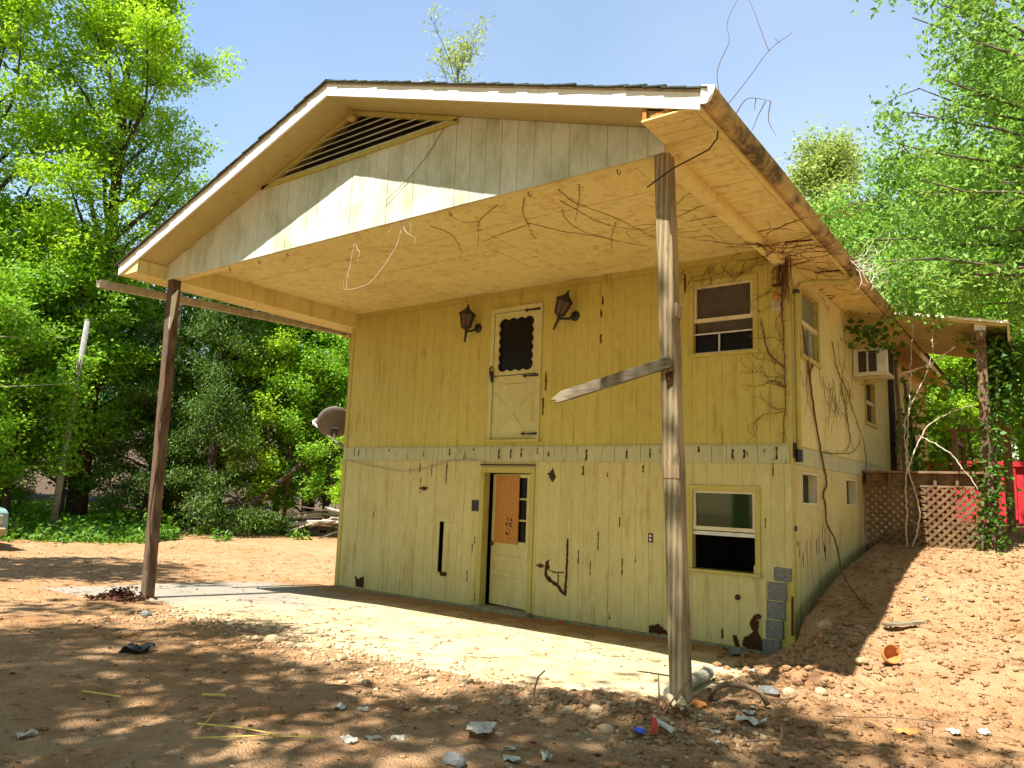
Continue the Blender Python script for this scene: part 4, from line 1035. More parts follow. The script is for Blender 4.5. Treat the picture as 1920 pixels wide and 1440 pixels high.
# hemlock-like dark conifers
hm = tree_meshes(9.5, 2.6, .03, 12, 40000, .13, 'needle', 'barkdark', limbs=44, twigs=6, clump=.26, flat=.5, droop=1.0, prof='cone', upw=.1, trunk_r=.16)
tree('conifer', 'dark drooping conifer just right of the dark porch post', 'conifer', -13.4, 5.7, hm, 'drooping conifers at the wood edge', 1.0, 0)
tree('conifer', 'dark drooping conifer half hidden behind the dark porch post', 'conifer', -15.0, 4.4, hm, 'drooping conifers at the wood edge', .85, 2)
# understory
us = [tree_meshes(7.5, 2.3, .12, 20+i, 15000, .13, mt, 'barkdark', limbs=18, twigs=6, clump=.22, trunk_r=.10, upw=.6) for i, mt in enumerate(('leaf_mid', 'leaf_bright', 'leaf_mid'))]
und = [(-13.6, -1.6, 0, .95, 'leafy sapling beside the parked truck'), (-15.4, .2, 2, 1.1, 'leafy sapling between the truck and the utility pole'), (-16.0, 2.0, 0, 1.25, 'sapling screening the utility pole from behind'), (-15.2, 7.2, 2, 1.15, 'sapling behind the drooping conifer'), (-12.9, 7.4, 1, .95, 'bright sapling in mid gap between post and dish'), (-11.6, 8.4, 0, .9, 'sapling left of the satellite dish'), (-12.6, 10.2, 2, 1.2, 'taller sapling behind the satellite dish'), (-9.2, 8.6, 1, .55, 'pale bright bush under the satellite dish'), (-10.0, 10.6, 0, 1.0, 'sapling touching the left house corner'), (-18.5, 1.2, 0, 1.5, 'big sapling deep in the wood left of the tall tree'), (-17.6, 6.6, 2, 1.5, 'big sapling deep in the wood right of the tall tree'), (-14.0, 9.0, 0, 1.3, 'big sapling deep in the wood above the conifer'), (-17.0, -2.6, 2, 1.3, 'big sapling behind the parked truck'), (-15.9, -.6, 0, .62, 'low leafy sapling filling the wood edge left of the utility pole'), (-17.2, .9, 2, .7, 'low leafy sapling in the shade behind the utility pole'), (-16.4, 5.2, 0, .66, 'low leafy sapling in the shade behind the dark porch post')]
for x, y, k, s, lb in und: tree('sapling', lb, 'sapling', x, y, us[k], 'young trees along the wood edge', s, x*1.7)
lt = MB().tube([(-12.2, 5.6, -.2), (-11.9, 6.6, 1.2), (-11.2, 8.0, 2.6), (-10.4, 9.6, 3.9), (-9.6, 11.2, 4.8)], [.11, .10, .09, .07, .04], 8)
tag(lt.build('leaning_trunk', M['barkdark'], None, True, loc=(-12.2, 5.6, 0)), 'dark bare trunk leaning diagonally left of the satellite dish', 'tree trunk')
for x, y, h_, r_, lb in ((-14.6, 4.6, 10, .11, 'straight bare trunk beside the dark porch post'), (-12.4, 8.2, 8, .08, 'slim bare trunk under the porch beam'), (-16.2, -2.4, 9, .1, 'bare trunk above the parked truck')):
    q_ = MB().tube([(x, y, -.2), (x+.12, y-.05, h_*.4), (x-.05, y+.1, h_*.75), (x+.1, y, h_)], [r_, r_*.85, r_*.6, r_*.3], 8)
    tag(q_.build('bare_trunk', M['bark'], None, True, loc=(x, y, 0)), lb, 'tree trunk', 'bare trunks at the wood edge')
# far wood closing the background
fw_ = tree_meshes(17, 5.5, .05, 31, 16000, .42, 'leaf_dark', 'barkdark', limbs=24, twigs=8, clump=.8, trunk_r=.25)
rg = random.Random(2)
for k, (x, y) in enumerate(((-30, -3), (-29, 3), (-28, 8), (-26, 13), (-22, 17), (-17, 19), (-34, 0), (-12.5, 21))):
    tree('forest_tree', ('dim tree deep in the wood at the left edge', 'dim tree deep in the wood behind the utility pole', 'dim tree deep in the wood behind the tall bright tree', 'dim tree deep in the wood behind the dark porch post', 'dim tree deep in the wood behind the drooping conifers', 'dim tree deep in the wood above the leaning trunk', 'farthest dim tree behind the parked truck', 'dim tree deep in the wood just left of the house corner')[k], 'tree', x, y, fw_, 'dim trees in the depth of the wood', (.5, .46, .42, .4, .4, .4, .55, .4)[k], k*1.3)
# tree-top over the roof ridge
tt_ = tree_meshes(24.4, 3.6, .84, 43, 1500, .17, 'leaf_pale', 'barkdark', limbs=12, twigs=8, clump=.26, trunk_r=.2, upw=.9, prof='vase')
tree('thin_tree', 'sparse tree top with bare twigs poking above the roof ridge', 'tree', -12.6, 16.9, tt_)

# --- right side
pale = tree_meshes(19.5, 5.4, .25, 51, 34000, .22, 'leaf_pale', limbs=28, twigs=8, clump=.40, trunk_r=.28, upw=.8)
tree('pale_tree', 'pale yellow-green round tree beyond the gutter at the right', 'tree', 1.6, 30.0, pale)
cn = tree_meshes(19, 2.6, .2, 53, 12000, .26, 'needle', 'barkdark', limbs=40, twigs=5, clump=.3, flat=.5, droop=.6, prof='cone', upw=.15, trunk_r=.2)
tree('conifer', 'grey-green conifer spire beside the pale round tree', 'conifer', 4.2, 32, cn)
tree('conifer', 'smaller grey-green conifer tip right of the taller spire', 'conifer', 6.6, 31, cn, None, .86, 1)
mr = tree_meshes(13, 4.4, .12, 55, 42000, .16, 'leaf_right', limbs=24, twigs=8, clump=.36, trunk_r=.2)
for x, y, s, r_, lb in ((4.4, 19.5, .95, 0, 'green tree rising behind the roof edge at the right'), (8.2, 20.5, .92, 2, 'green tree behind the side porch roof'), (11.2, 19.0, .95, 4, 'green tree at the right edge beyond the red container'), (10.6, 24.5, 1.25, 2.7, 'tallest green tree far behind the red container'), (6.8, 26, 1.05, 1, 'green tree in the second row beyond the side porch'), (1.0, 23, .8, 3, 'green tree mostly hidden by the roof')):
    tree('broadleaf_tree', lb, 'tree', x, y, mr, 'green trees behind the house', s, r_)
for x, y, k, s, lb in ((8.9, 13.5, 1, .62, 'bright bush seen through the side porch'), (10.3, 14.8, 2, .8, 'bush behind the red container at the right edge'), (9.9, 17.0, 0, 1.0, 'dark sapling above the red container'), (7.6, 15.5, 0, .8, 'sapling at the far end of the side porch'), (11.8, 13.2, 1, .7, 'sapling to the right of the container')):
    tree('sapling', lb, 'sapling', x, y, us[k], 'young trees behind the porch', s, y)

# near tree at the right: trunk out of the picture, limbs reach across
def near_tree():
    rg = np.random.default_rng(61); bx, by = 13.4, 5.4; bz = H(bx, by)
    t = thing('overhanging_tree', 'near tree whose long leafy limbs hang in from the upper right', 'tree', (bx, by, bz))
    mb = MB(); mb.tube([(bx, by, bz-.3), (bx-.1, by, bz+3), (bx+.05, by+.1, bz+6), (bx-.1, by, bz+9), (bx-.3, by+.1, bz+12)], [.24, .2, .17, .13, .07], 9)
    cl = []
    ends = [((9.0, 3.2, 5.35), 4.6), ((8.55, 4.4, 6.0), 5.0), ((9.3, 2.6, 6.6), 5.6), ((9.0, 4.6, 7.2), 6.0), ((9.6, 3.0, 8.3), 6.8), ((9.1, 4.4, 9.0), 7.2), ((9.5, 3.8, 10.1), 8.2), ((9.8, 5.2, 11.2), 9.0), ((10.2, 2.4, 9.4), 7.8), ((10.6, 3.4, 5.6), 4.3), ((9.7, 6.2, 8.0), 6.4), ((10.8, 2.2, 7.2), 6.0), ((9.3, 5.4, 5.3), 4.4), ((10.3, 6.0, 9.8), 8.2), ((11.5, 3.0, 10.8), 9.0), ((9.9, 4.6, 6.4), 5.2), ((7.9, 4.6, 5.65), 5.0), ((7.6, 5.5, 6.0), 5.2), ((8.2, 3.6, 5.5), 4.8), ((8.0, 5.0, 6.6), 5.6), ((8.7, 2.8, 5.5), 4.7), ((7.3, 6.2, 6.5), 5.5), ((8.9, 3.4, 7.6), 6.4), ((9.2, 3.2, 9.6), 7.8), ((9.0, 4.2, 8.5), 7.0), ((9.2, 3.6, 10.5), 8.4), ((9.5, 4.6, 11.3), 9.2), ((10.0, 3.2, 8.9), 7.2), ((9.9, 4.2, 7.3), 6.0)]
    for (ex, ey, ez), h0 in ends:
        s0 = np.array([bx, by, bz+h0*.62]); e = np.array([ex, ey, ez]); m_ = 8
        pts = [s0*(1-u_)+e*u_+np.array([0, 0, .55*math.sin(math.pi*u_)*.7])+rg.normal(0, .05, 3)*(0 < u_ < 1) for u_ in np.linspace(0, 1, m_)]
        mb.tube(pts, list(np.linspace(.055, .008, m_)), 6, cap=False)
        for q in range(15):
            u_ = rg.uniform(.3, 1); x = u_*(m_-1); i = min(int(x), m_-2); p = pts[i]*(1-(x-i))+pts[i+1]*(x-i)
            dv = rg.normal(0, 1, 3); dv[2] = dv[2]*.5-.15; dv /= np.linalg.norm(dv); l_ = rg.uniform(.35, .8)
            p2 = p+dv*l_*.55; p3 = p+dv*l_+np.array([0, 0, -.12])
            mb.tube([p, p2, p3], [.01, .007, .004], 4, cap=False)
            cl += [p2, p3, (p2+p3)/2]
    cl = np.array(cl); n = 28000; idx = rg.integers(0, len(cl), n)
    off = rg.normal(0, .13, (n, 3)); off[:, 2] -= .04
    v, f, tt = leaves(cl[idx]+off, .115, rg, up_bias=.35, droop=1.2, aspect=.42)
    for nm, me in (('trunk', mb.mesh('trunk', M['bark'], smooth=True, normals=False)), ('crown', tri_mesh('crown', v, f, M['leaf_right'], tt))): link(nm, me, t)
near_tree()

# --- shade trees behind and left of the camera: they drop the dappled shadow on the dirt
sh = tree_meshes(15.5, 4.3, .40, 71, 7000, .26, 'leaf_mid', limbs=20, twigs=6, clump=.30, trunk_r=.28, upw=.5)
tree('shade_tree', 'tree whose dark leafy branch tip shows in the top left corner', 'tree', 2.4, -14.6, sh, None, 1.0, 0.4)
tree('shade_tree', 'tree standing left of the porch, out of view but shading the dirt', 'tree', -5.2, -10.0, sh, None, .9, 2.2)
tree('shade_tree', 'tree behind the photographer shading the near dirt', 'tree', 7.7, -12.3, sh, None, .88, 3.6)
# overhanging branch of the shade tree, top left corner of the picture
def corner_branch():
    rg = np.random.default_rng(9); t = [o for o in COL.objects if o.get('label', '').startswith('tree whose dark leafy')][0]
    base = t.location; off = Vector(base)
    mb = MB(); mb.tube([(2.4, -14.4, 7.2), (2.2, -12, 7.6), (2.0, -9.6, 7.3), (2.6, -7.6, 6.6), (2.9, -7.05, 6.0)], [.09, .07, .05, .025, .008], 6)
    cl = []
    for k in range(26):
        p = np.array([2.55+rg.uniform(-.3, .42), -7.35+rg.uniform(-.5, .25), 6.25+rg.uniform(-.55, .5)]); cl.append(p); mb.tube([(2.55, -7.6, 6.6), p], [.01, .003], 4, cap=False)
    cl = np.array(cl); c = cl[rg.integers(0, 26, 700)]+rg.normal(0, .13, (700, 3))
    v, f, tt = leaves(c, .10, rg)
    Ri = Matrix.Rotation(-t.rotation_euler.z, 3, 'Z'); 
    mb.v = [tuple(Ri @ (Vector(p)-off)) for p in mb.v]
    o = bpy.data.objects.new('branch', mb.mesh('branch', M['barkdark'], normals=False)); COL.objects.link(o); o.parent = t
    v = (v-np.array(off)) @ np.array(Ri).T
    o = bpy.data.objects.new('branch_leaves', tri_mesh('branch_leaves', v, f, M['leaf_dark'], tt)); COL.objects.link(o); o.parent = t
corner_branch()

# ================================================================== VINES
def walk(mb, rnd, p, d, L, r, ex, ey, step=.09, bend=.35, depth=1, br=.22, hairs=.25, lift=.012):
    """a thin stem creeping over the plane spanned by ex, ey"""
    ex, ey = Vector(ex), Vector(ey); nrm = ex.cross(ey).normalized()
    p = Vector(p); a = math.atan2(Vector(d).dot(ey), Vector(d).dot(ex)); pts = [p.copy()]; n = max(3, int(L/step)); drift = rnd.uniform(-.12, .12)
    for i in range(n):
        a += rnd.gauss(0, bend)+drift
        p = p+(ex*math.cos(a)+ey*math.sin(a))*step+nrm*rnd.uniform(-.004, .004)*lift/.012
        pts.append(p.copy())
        if depth > 0 and rnd.random() < br:
            walk(mb, rnd, p, ex*math.cos(a+rnd.choice((-1, 1))*rnd.uniform(.5, 1.2))+ey*math.sin(a+rnd.choice((-1, 1))*rnd.uniform(.5, 1.2)), L*rnd.uniform(.25, .6), r*.65, ex, ey, step, bend, depth-1, br*.6, hairs, lift)
        if rnd.random() < hairs:
            b_ = a+rnd.choice((-1, 1))*rnd.uniform(.7, 1.5); mb.tube([p, p+(ex*math.cos(b_)+ey*math.sin(b_))*rnd.uniform(.02, .06)], [r*.5, r*.25], 3, cap=False)
    k = len(pts); mb.tube(pts, [r*(1-.7*i/k) for i in range(k)], 4)
def polys(mb, rnd, lines, r, jit=.01, hair=0, ex=(1, 0, 0), ey=(0, 1, 0)):
    for ln in lines:
        pts = []; Q = [Vector(p) for p in ln]; Q = [Q[0]*2-Q[1]]+Q+[Q[-1]*2-Q[-2]]
        for i0 in range(1, len(Q)-2):
            p0, p1, p2, p3 = Q[i0-1:i0+3]; k = max(3, int((p2-p1).length/.06))
            for i in range(k):
                t = i/k; c = (p1*2+(p2-p0)*t+(p0*2-p1*5+p2*4-p3)*t*t+(p1*3-p0-p2*3+p3)*t**3)*.5
                pts.append(c+Vector((rnd.uniform(-jit, jit), rnd.uniform(-jit, jit), rnd.uniform(-jit, jit)*.5))*.6)
        pts.append(Vector(ln[-1])); n = len(pts)
        mb.tube(pts, [r*(1-.55*i/n) for i in range(n)], 4)
        if hair:
            for q in pts:
                if rnd.random() < hair:
                    t = rnd.uniform(0, 6.28); mb.tube([q, q+(Vector(ex)*math.cos(t)+Vector(ey)*math.sin(t))*rnd.uniform(.02, .07)], [r*.5, r*.2], 3, cap=False)
def vine(label, mb, mat='vine', extra=None, loc=None):
    c = loc or mb.v[0]
    return tag(mb.build('dead_vine', M[mat], None, loc=c, normals=False), label, 'vine', 'dead vines clinging to the house')
rnd = random.Random(12)
zc = ZC-.006
mb = MB()
polys(mb, rnd, [[(6.08, -2.96, zc), (5.85, -2.68, zc), (5.67, -2.32, zc), (5.45, -1.86, zc)], [(5.62, -2.28, zc), (5.11, -2.17, zc), (4.77, -2.06, zc)], [(5.68, -2.35, zc), (5.9, -1.86, zc), (6.14, -1.54, zc), (6.29, -1.26, zc), (6.51, -.89, zc)], [(6.61, -1.83, zc), (6.3, -1.37, zc), (6.0, -.81, zc)]], .0045, .012, .9)
vine('forked dead vine spread over the middle of the tan porch ceiling', mb)
mb = MB(); polys(mb, rnd, [[(5.72, -2.98, zc), (5.2, -2.66, zc), (4.66, -2.0, zc)], [(5.2, -2.66, zc), (5.0, -2.75, zc)], [(4.58, -2.86, zc), (4.62, -2.57, zc), (4.5, -2.26, zc), (4.23, -1.82, zc)]], .0035, .012, .7)
vine('short dead vine on the porch ceiling left of the forked one', mb)
mb = MB(); polys(mb, rnd, [[(6.27, -2.49, zc), (6.14, -2.18, zc), (6.11, -1.74, zc), (6.26, -1.39, zc)], [(6.39, -2.72, zc), (6.41, -2.18, zc), (6.48, -1.7, zc)], [(6.53, -2.98, zc), (6.5, -2.57, zc), (6.66, -1.94, zc), (6.76, -1.1, zc)], [(6.79, -2.98, zc), (6.54, -2.57, zc), (6.2, -2.08, zc)]], .004, .012, .9)
for k in range(5): walk(mb, rnd, (7.75, -2.2+.4*k, zc), (-1, rnd.uniform(-.3, .5), 0), 1.3, .004, (1, 0, 0), (0, 1, 0), br=.15, bend=.16, hairs=.7)
vine('dead vine fanned across the ceiling beside the grey post', mb)
mb = MB(); polys(mb, rnd, [[(4.9, -3.64, 4.76), (4.79, -3.64, 4.46), (4.44, -3.64, 4.14), (4.03, -3.64, 4.1), (3.97, -3.64, 4.2)], [(4.03, -3.64, 4.1), (4.05, -3.64, 4.39), (4.15, -3.64, 4.76)], [(4.15, -3.64, 4.62), (4.22, -3.64, 4.5), (4.17, -3.64, 4.42)], [(4.87, -3.66, 4.76), (4.99, -3.66, 4.61), (5.1, -3.66, 4.55), (5.13, -3.66, 4.47)], [(4.9, -3.64, 4.7), (4.78, -3.67, 4.74), (4.7, -3.67, 4.66)], [(4.95, -3.66, 4.74), (5.05, -3.66, 4.7), (5.02, -3.66, 4.6)]], .0035, .016)
vine('bleached rootlets dangling from the beam below the gable', mb, 'palevine')
mb = MB(); polys(mb, rnd, [[(5.55, -D-.02, 5.72), (5.2, -D-.02, 5.35), (4.8, -D-.02, 5.1), (4.6, -D-.02, 5.0)]], .004, .006)
vine('single dry stem slanting down the gable from the louvre vent', mb)
# eave corner tangle
mb = MB()
for k in range(16): walk(mb, rnd, (8.02+rnd.uniform(-.1, .2), -1.5+rnd.random()*1.6, 4.755-.01), (rnd.uniform(-.3, .5), rnd.uniform(-1, 1), 0), rnd.uniform(.5, 1.3), .006, (1, 0, 0), (0, 1, 0), step=.07, bend=.3, hairs=.6)
for k in range(14): walk(mb, rnd, (8.1+rnd.random()*.4, -1.2+rnd.random()*3.4, 4.838), (rnd.uniform(-1, 1), rnd.uniform(-.6, 1), 0), rnd.uniform(.4, .9), .005, (1, 0, 0), (0, 1, 0), step=.07, bend=.35, hairs=.5)
for k in range(26):
    x = rnd.uniform(7.98, 8.14); y_ = -.03-rnd.random()*.12; h_ = rnd.uniform(.2, .6)
    mb.tube([(x, y_, 4.83), (x+rnd.uniform(-.05, .05), y_-.02, 4.83-h_*.5), (x+rnd.uniform(-.08, .08), y_, 4.83-h_)], [.006, .005, .003], 4)
vine('thick brown tangle of dead vine under the right eave corner', mb)
mb = MB()
polys(mb, rnd, [[(8.03, -.035, 4.75), (8.0, -.035, 4.3), (8.015, -.035, 3.79), (8.02, -.035, 3.12), (7.99, -.035, 2.53)], [(8.02, -.03, 3.45), (7.82, -.03, 3.67), (7.74, -.03, 4.09)], [(8.02, -.03, 3.2), (7.9, -.03, 3.3), (7.78, -.03, 3.28)]], .012, .012, .9, (1, 0, 0), (0, 0, 1))
for k in range(11): walk(mb, rnd, (8.0, -.03, rnd.uniform(2.8, 4.7)), (-1, 0, rnd.uniform(-.6, .8)), rnd.uniform(.3, .8), .005, (1, 0, 0), (0, 0, 1), step=.05, bend=.35, hairs=.5)
for k in range(9): walk(mb, rnd, (rnd.uniform(6.6, 7.9), -.03, 4.9), (rnd.uniform(-1, .4), 0, -.5), rnd.uniform(.3, .7), .0045, (1, 0, 0), (0, 0, 1), step=.05, bend=.3, hairs=.6)
vine('dead vine climbing the front corner board beside the upper window', mb)
mb = MB()
polys(mb, rnd, [[(8.1, .74, 3.61), (8.1, 1.01, 3.03), (8.1, 1.33, 2.48), (8.1, 1.58, 2.11), (8.1, 1.37, 1.93), (8.1, 1.5, 1.79), (8.12, 1.43, 1.55), (8.14, 1.75, 1.35), (8.2, 1.7, 1.15), (8.42, .95, .92), (8.62, .7, .72), (8.82, .3, .62), (8.95, .2, .56)], [(8.1, .74, 3.61), (8.1, .62, 3.9), (8.1, .5, 4.1)], [(8.1, .8, 3.5), (8.1, 1.1, 3.75)]], .016, .008, .1, (0, 1, 0), (0, 0, 1))
vine('thick bare vine stem running down the shaded side wall into the dirt bank', mb)
mb = MB()
polys(mb, rnd, [[(8.1, 2.1, 4.18), (8.1, 2.39, 3.8), (8.1, 2.95, 3.58), (8.1, 3.65, 3.14), (8.12, 4.0, 2.85), (8.15, 4.0, 2.4), (8.15, 3.9, 2.01), (8.12, 3.85, 1.3)], [(8.1, 1.38, 2.5), (8.1, 2.14, 2.53), (8.1, 3.32, 2.63), (8.1, 3.9, 2.86)], [(8.1, 2.6, 3.6), (8.1, 2.9, 3.2), (8.1, 3.1, 2.8), (8.1, 2.8, 2.6)]], .009, .012, .4, (0, 1, 0), (0, 0, 1))
for k in range(22): walk(mb, rnd, (8.1, rnd.uniform(.3, 3.6), rnd.uniform(3.4, 4.8)), (0, rnd.uniform(-.4, .8), -1), rnd.uniform(.4, 1.1), .005, (0, 1, 0), (0, 0, 1), step=.07, bend=.28, hairs=.5)
vine('web of thin dead vine over the side wall between window and air conditioner', mb)
mb = MB()
polys(mb, rnd, [[(8.66, -3.9, 4.93), (8.63, -3.9, 5.25), (8.73, -3.9, 5.45), (8.71, -3.9, 5.6), (8.76, -3.9, 5.74), (8.85, -3.9, 5.85)], [(8.70, -3.9, 4.91), (8.87, -3.9, 5.08), (9.04, -3.9, 5.27), (9.22, -3.9, 5.36)], [(9.04, -3.9, 5.27), (8.89, -3.9, 5.78)], [(9.12, -3.9, 5.31), (9.08, -3.9, 5.37)]], .0035, .003)
polys(mb, rnd, [[(8.65, -3.6, 4.95), (8.74, -3.6, 5.08), (8.82, -3.6, 5.09), (8.96, -3.6, 5.02)], [(8.92, -3.6, 5.03), (8.86, -3.6, 4.93), (8.81, -3.6, 4.81)], [(8.96, -3.6, 5.02), (8.94, -3.6, 4.86), (9.0, -3.6, 4.71)], [(8.84, -3.6, 5.08), (8.83, -3.6, 4.98)]], .0045, .003)
vine('wiry vine tendrils reaching into the sky off the right roof corner', mb)
mb = MB()
for k in range(14): walk(mb, rnd, (8.62, rnd.uniform(.4, 2.6), 4.95), (rnd.uniform(-.2, 1), rnd.uniform(-1, 1), 0), rnd.uniform(.25, .6), .006, (1, 0, .2), (0, .3, 1), step=.06, bend=.4)
vine('pale dry vine bunched over the far gutter', mb, 'palevine')
MB().tube([(8.58, -3.75, 4.84), (8.57, -3.75, 4.74), (8.50, -3.75, 4.66), (8.35, -3.76, 4.61), (8.2, -3.76, 4.57), (8.05, -3.76, 4.50), (7.95, -3.76, 4.45)], .007, 6).build('loose_cable', M['black'], house)
# living and dead vines on the side porch
def leafy(label, stems, r, n, leaf, mat, bark, spread, seed, name='climbing_vine'):
    rg = np.random.default_rng(seed); rn = random.Random(seed); mb = MB(); polys(mb, rn, stems, r, .025, .25, (1, 0, 0), (0, 0, 1))
    t = thing(name, label, 'vine', stems[0][0]); 
    link('stem', mb.mesh('stem', M[bark], normals=False), t)
    if n:
        P = []
        for ln in stems:
            for a_, b_ in zip(ln[:-1], ln[1:]):
                for q in np.linspace(0, 1, 8): P.append(np.array(a_)*(1-q)+np.array(b_)*q)
        P = np.array(P); c = P[rg.integers(0, len(P), n)]+rg.normal(0, spread, (n, 3))
        v, f, tt = leaves(c, leaf, rg, droop=.5, aspect=.75); link('foliage', tri_mesh('foliage', v, f, M[mat], tt), t)
leafy('bare grey vine stems rising in front of the lattice to the porch roof', [[(8.73, 3.95, 1.1), (8.71, 3.95, 1.39), (8.76, 3.95, 2.56), (8.85, 3.95, 3.76), (8.92, 3.95, 4.72)], [(8.81, 3.85, 1.2), (8.92, 3.85, 1.73), (8.8, 3.85, 2.39), (8.78, 3.85, 3.15), (9.16, 3.85, 4.07), (9.2, 3.9, 4.6)], [(8.75, 3.85, 2.31), (8.88, 3.85, 2.64), (9.08, 3.85, 3.06), (9.45, 3.85, 3.3), (9.74, 3.85, 3.37)], [(9.0, 3.9, 2.9), (9.4, 3.9, 2.6), (9.7, 3.9, 2.1)], [(9.1, 3.9, 4.0), (9.5, 3.9, 4.3)], [(8.7, 3.9, 3.9), (9.15, 3.9, 4.05)]], .013, 0, 0, None, 'palevine', 0, 5, 'dead_vine')
leafy('dark ivy wrapped around the outer post of the side porch', [[(9.85, 4.0, 1.1), (9.88, 4.02, 2.0), (9.86, 4.0, 3.0), (9.9, 4.1, 4.3)], [(9.95, 4.1, 1.1), (9.92, 4.15, 2.2), (9.98, 4.2, 3.4), (10.05, 4.3, 4.3)], [(9.7, 4.0, 1.1), (9.8, 4.02, 2.3)]], .03, 900, .085, 'leaf_dark', 'bark', .10, 6)
leafy('heavy dark leaf clump hanging under the outer porch roof corner', [[(10.0, 4.4, 4.4), (10.1, 4.5, 3.9), (10.05, 4.5, 3.3)], [(10.15, 4.8, 4.4), (10.15, 4.9, 3.6)]], .01, 900, .13, 'leaf_dark', 'vine', .16, 7)
leafy('small green vine leaves creeping above the air conditioner', [[(8.15, 3.0, 4.55), (8.35, 3.2, 4.5), (8.5, 3.4, 4.3)], [(8.5, 3.5, 4.6), (8.62, 3.7, 4.3), (8.55, 3.9, 4.1)]], .008, 130, .12, 'leaf_dark', 'vine', .10, 8)
leafy('green creeper filling the porch corner beside the side door', [[(8.3, 8.0, 2.4), (8.4, 7.6, 3.3), (8.7, 7.4, 4.3)], [(9.0, 7.6, 2.4), (8.9, 7.5, 3.6)], [(9.4, 7.7, 2.4), (9.3, 7.6, 3.4)]], .02, 900, .14, 'leaf_mid', 'vine', .25, 9)
leafy('pale-leaved twigs overhanging the porch roof edge', [[(8.7, 3.6, 5.0), (9.0, 3.7, 4.9), (9.3, 3.8, 4.75)], [(8.75, 3.5, 5.05), (8.7, 3.55, 4.6)]], .006, 170, .10, 'leaf_right', 'vine', .12, 10)

# ================================================================== BACKGROUND THINGS
pole = thing('utility_pole', 'grey utility pole wrapped in vines at the left edge of the wood', 'utility pole', (-13.3, .70, 0))
MB().tube([(-13.3, .70, -.3), (-13.18, .80, 3.5), (-13.06, .90, 6.5)], [.10, .09, .08], 12).build('shaft', M['polewood'], pole, smooth=True)
MB().lathe([(.0, .1), (.06, .08), (.075, .0), (.0, .0)], (-13.06, .90, 6.48), 10).build('cap', M['polewood'], pole)
rgp = np.random.default_rng(17); zz_ = rgp.uniform(1.8, 5.4, 1700); c = np.stack([-13.3+zz_*.037+rgp.normal(0, .22, 1700), .70+zz_*.03+rgp.normal(0, .28, 1700), zz_], 1)
v, f, tt = leaves(c, .14, rgp, droop=.6, aspect=.7); link('ivy', tri_mesh('ivy', v, f, M['leaf_mid'], tt), pole)
for lb, z0, y0, z1 in (('upper service wire slanting from the utility pole to the left', 5.9, .4, 5.2), ('lower sagging service wire from the utility pole to the left', 4.6, .85, 3.7)):
    a_ = Vector((-13.1, y0, z0)); b_ = Vector((-11.0, -9.0, z1)); mb = MB()
    mb.tube([a_.lerp(b_, t)-Vector((0, 0, .35*4*t*(1-t))) for t in np.linspace(0, 1, 16)], .011, 5)
    tag(mb.build('overhead_wire', M['greyboard'], None, loc=a_), lb, 'wire', 'service wires')

# red roll-off container
dp = thing('dumpster', 'red steel roll-off container standing behind the side porch', 'dumpster', (11, 11, 1.5))
x0, x1, y0, y1, z0, z1 = 8.35, 14.2, 9.6, 11.8, 1.62, 2.80
MB().box(x0, x1, y0, y1, z0-.08, z0).build('floor', M['red'], dp)
for q in ((x0, x1, y0, y0+.03), (x0, x1, y1-.03, y1), (x0, x0+.03, y0+.03, y1-.03), (x1-.03, x1, y0+.03, y1-.03)): MB().box(*q, z0, z1).build('side_plate', M['red'], dp)
for x in np.arange(x0+.3, x1, .62): MB().box(x, x+.09, y0-.07, y0-.002, z0, z1-.09).build('rib', M['red'], dp)
MB().box(x0-.05, x1+.05, y0-.09, y0+.04, z1-.088, z1+.02).build('top_rail', M['red'], dp)
MB().box(x0-.05, x1+.05, y0-.05, y0+.2, z0-.2, z0-.082).build('skid', M['rust'], dp)
MB().box(9.78, 9.86, y0-.1, y0-.092, 2.62, 2.69).build('reflector', M['paper'], dp)
mb = MB()
for k in range(60):
    c = Vector((rnd.uniform(8.8, 13.8), rnd.uniform(9.9, 11.5), rnd.uniform(2.5, 2.85))); d_ = Vector((rnd.gauss(0, 1), rnd.gauss(0, 1), rnd.gauss(0, .3))).normalized()
    mb.bar(c-d_*.4, c+d_*.4, rnd.uniform(.03, .12), .03)
tag(mb.build('scrap_boards', M['lattice'], dp), kind='stuff')

# truck: only its near corner shows at the left edge
tk = thing('parked_truck', 'pale grey-green pickup truck front corner cut off at the left edge', 'truck', (-10.6, -3.0, .1))
X0_, YC, ZG = -8.6, -3.12, H(-8.8, -2.6)-.02
def TK(x, y, z): return (X0_+x*.9, YC+y*.95, ZG+z*.86)
prof = [(-.02, .42), (.0, .62), (-.04, 1.0), (-.25, 1.08), (-1.35, 1.16), (-1.95, 1.70), (-2.2, 1.76), (-3.35, 1.74), (-3.5, 1.2), (-5.2, 1.2), (-5.25, .5), (-4.6, .45), (-.9, .40)]
MB().prism([TK(x, -.9, z) for x, z in prof], (0, 1.8, 0)).build('body', M['truckpaint'], tk, bevel=.03)
MB().prism([TK(-1.40, -.78, 1.19), TK(-1.93, -.70, 1.66), TK(-1.93, .70, 1.66), TK(-1.40, .78, 1.19)], (.02, 0, .02)).build('windshield', M['pane'], tk)
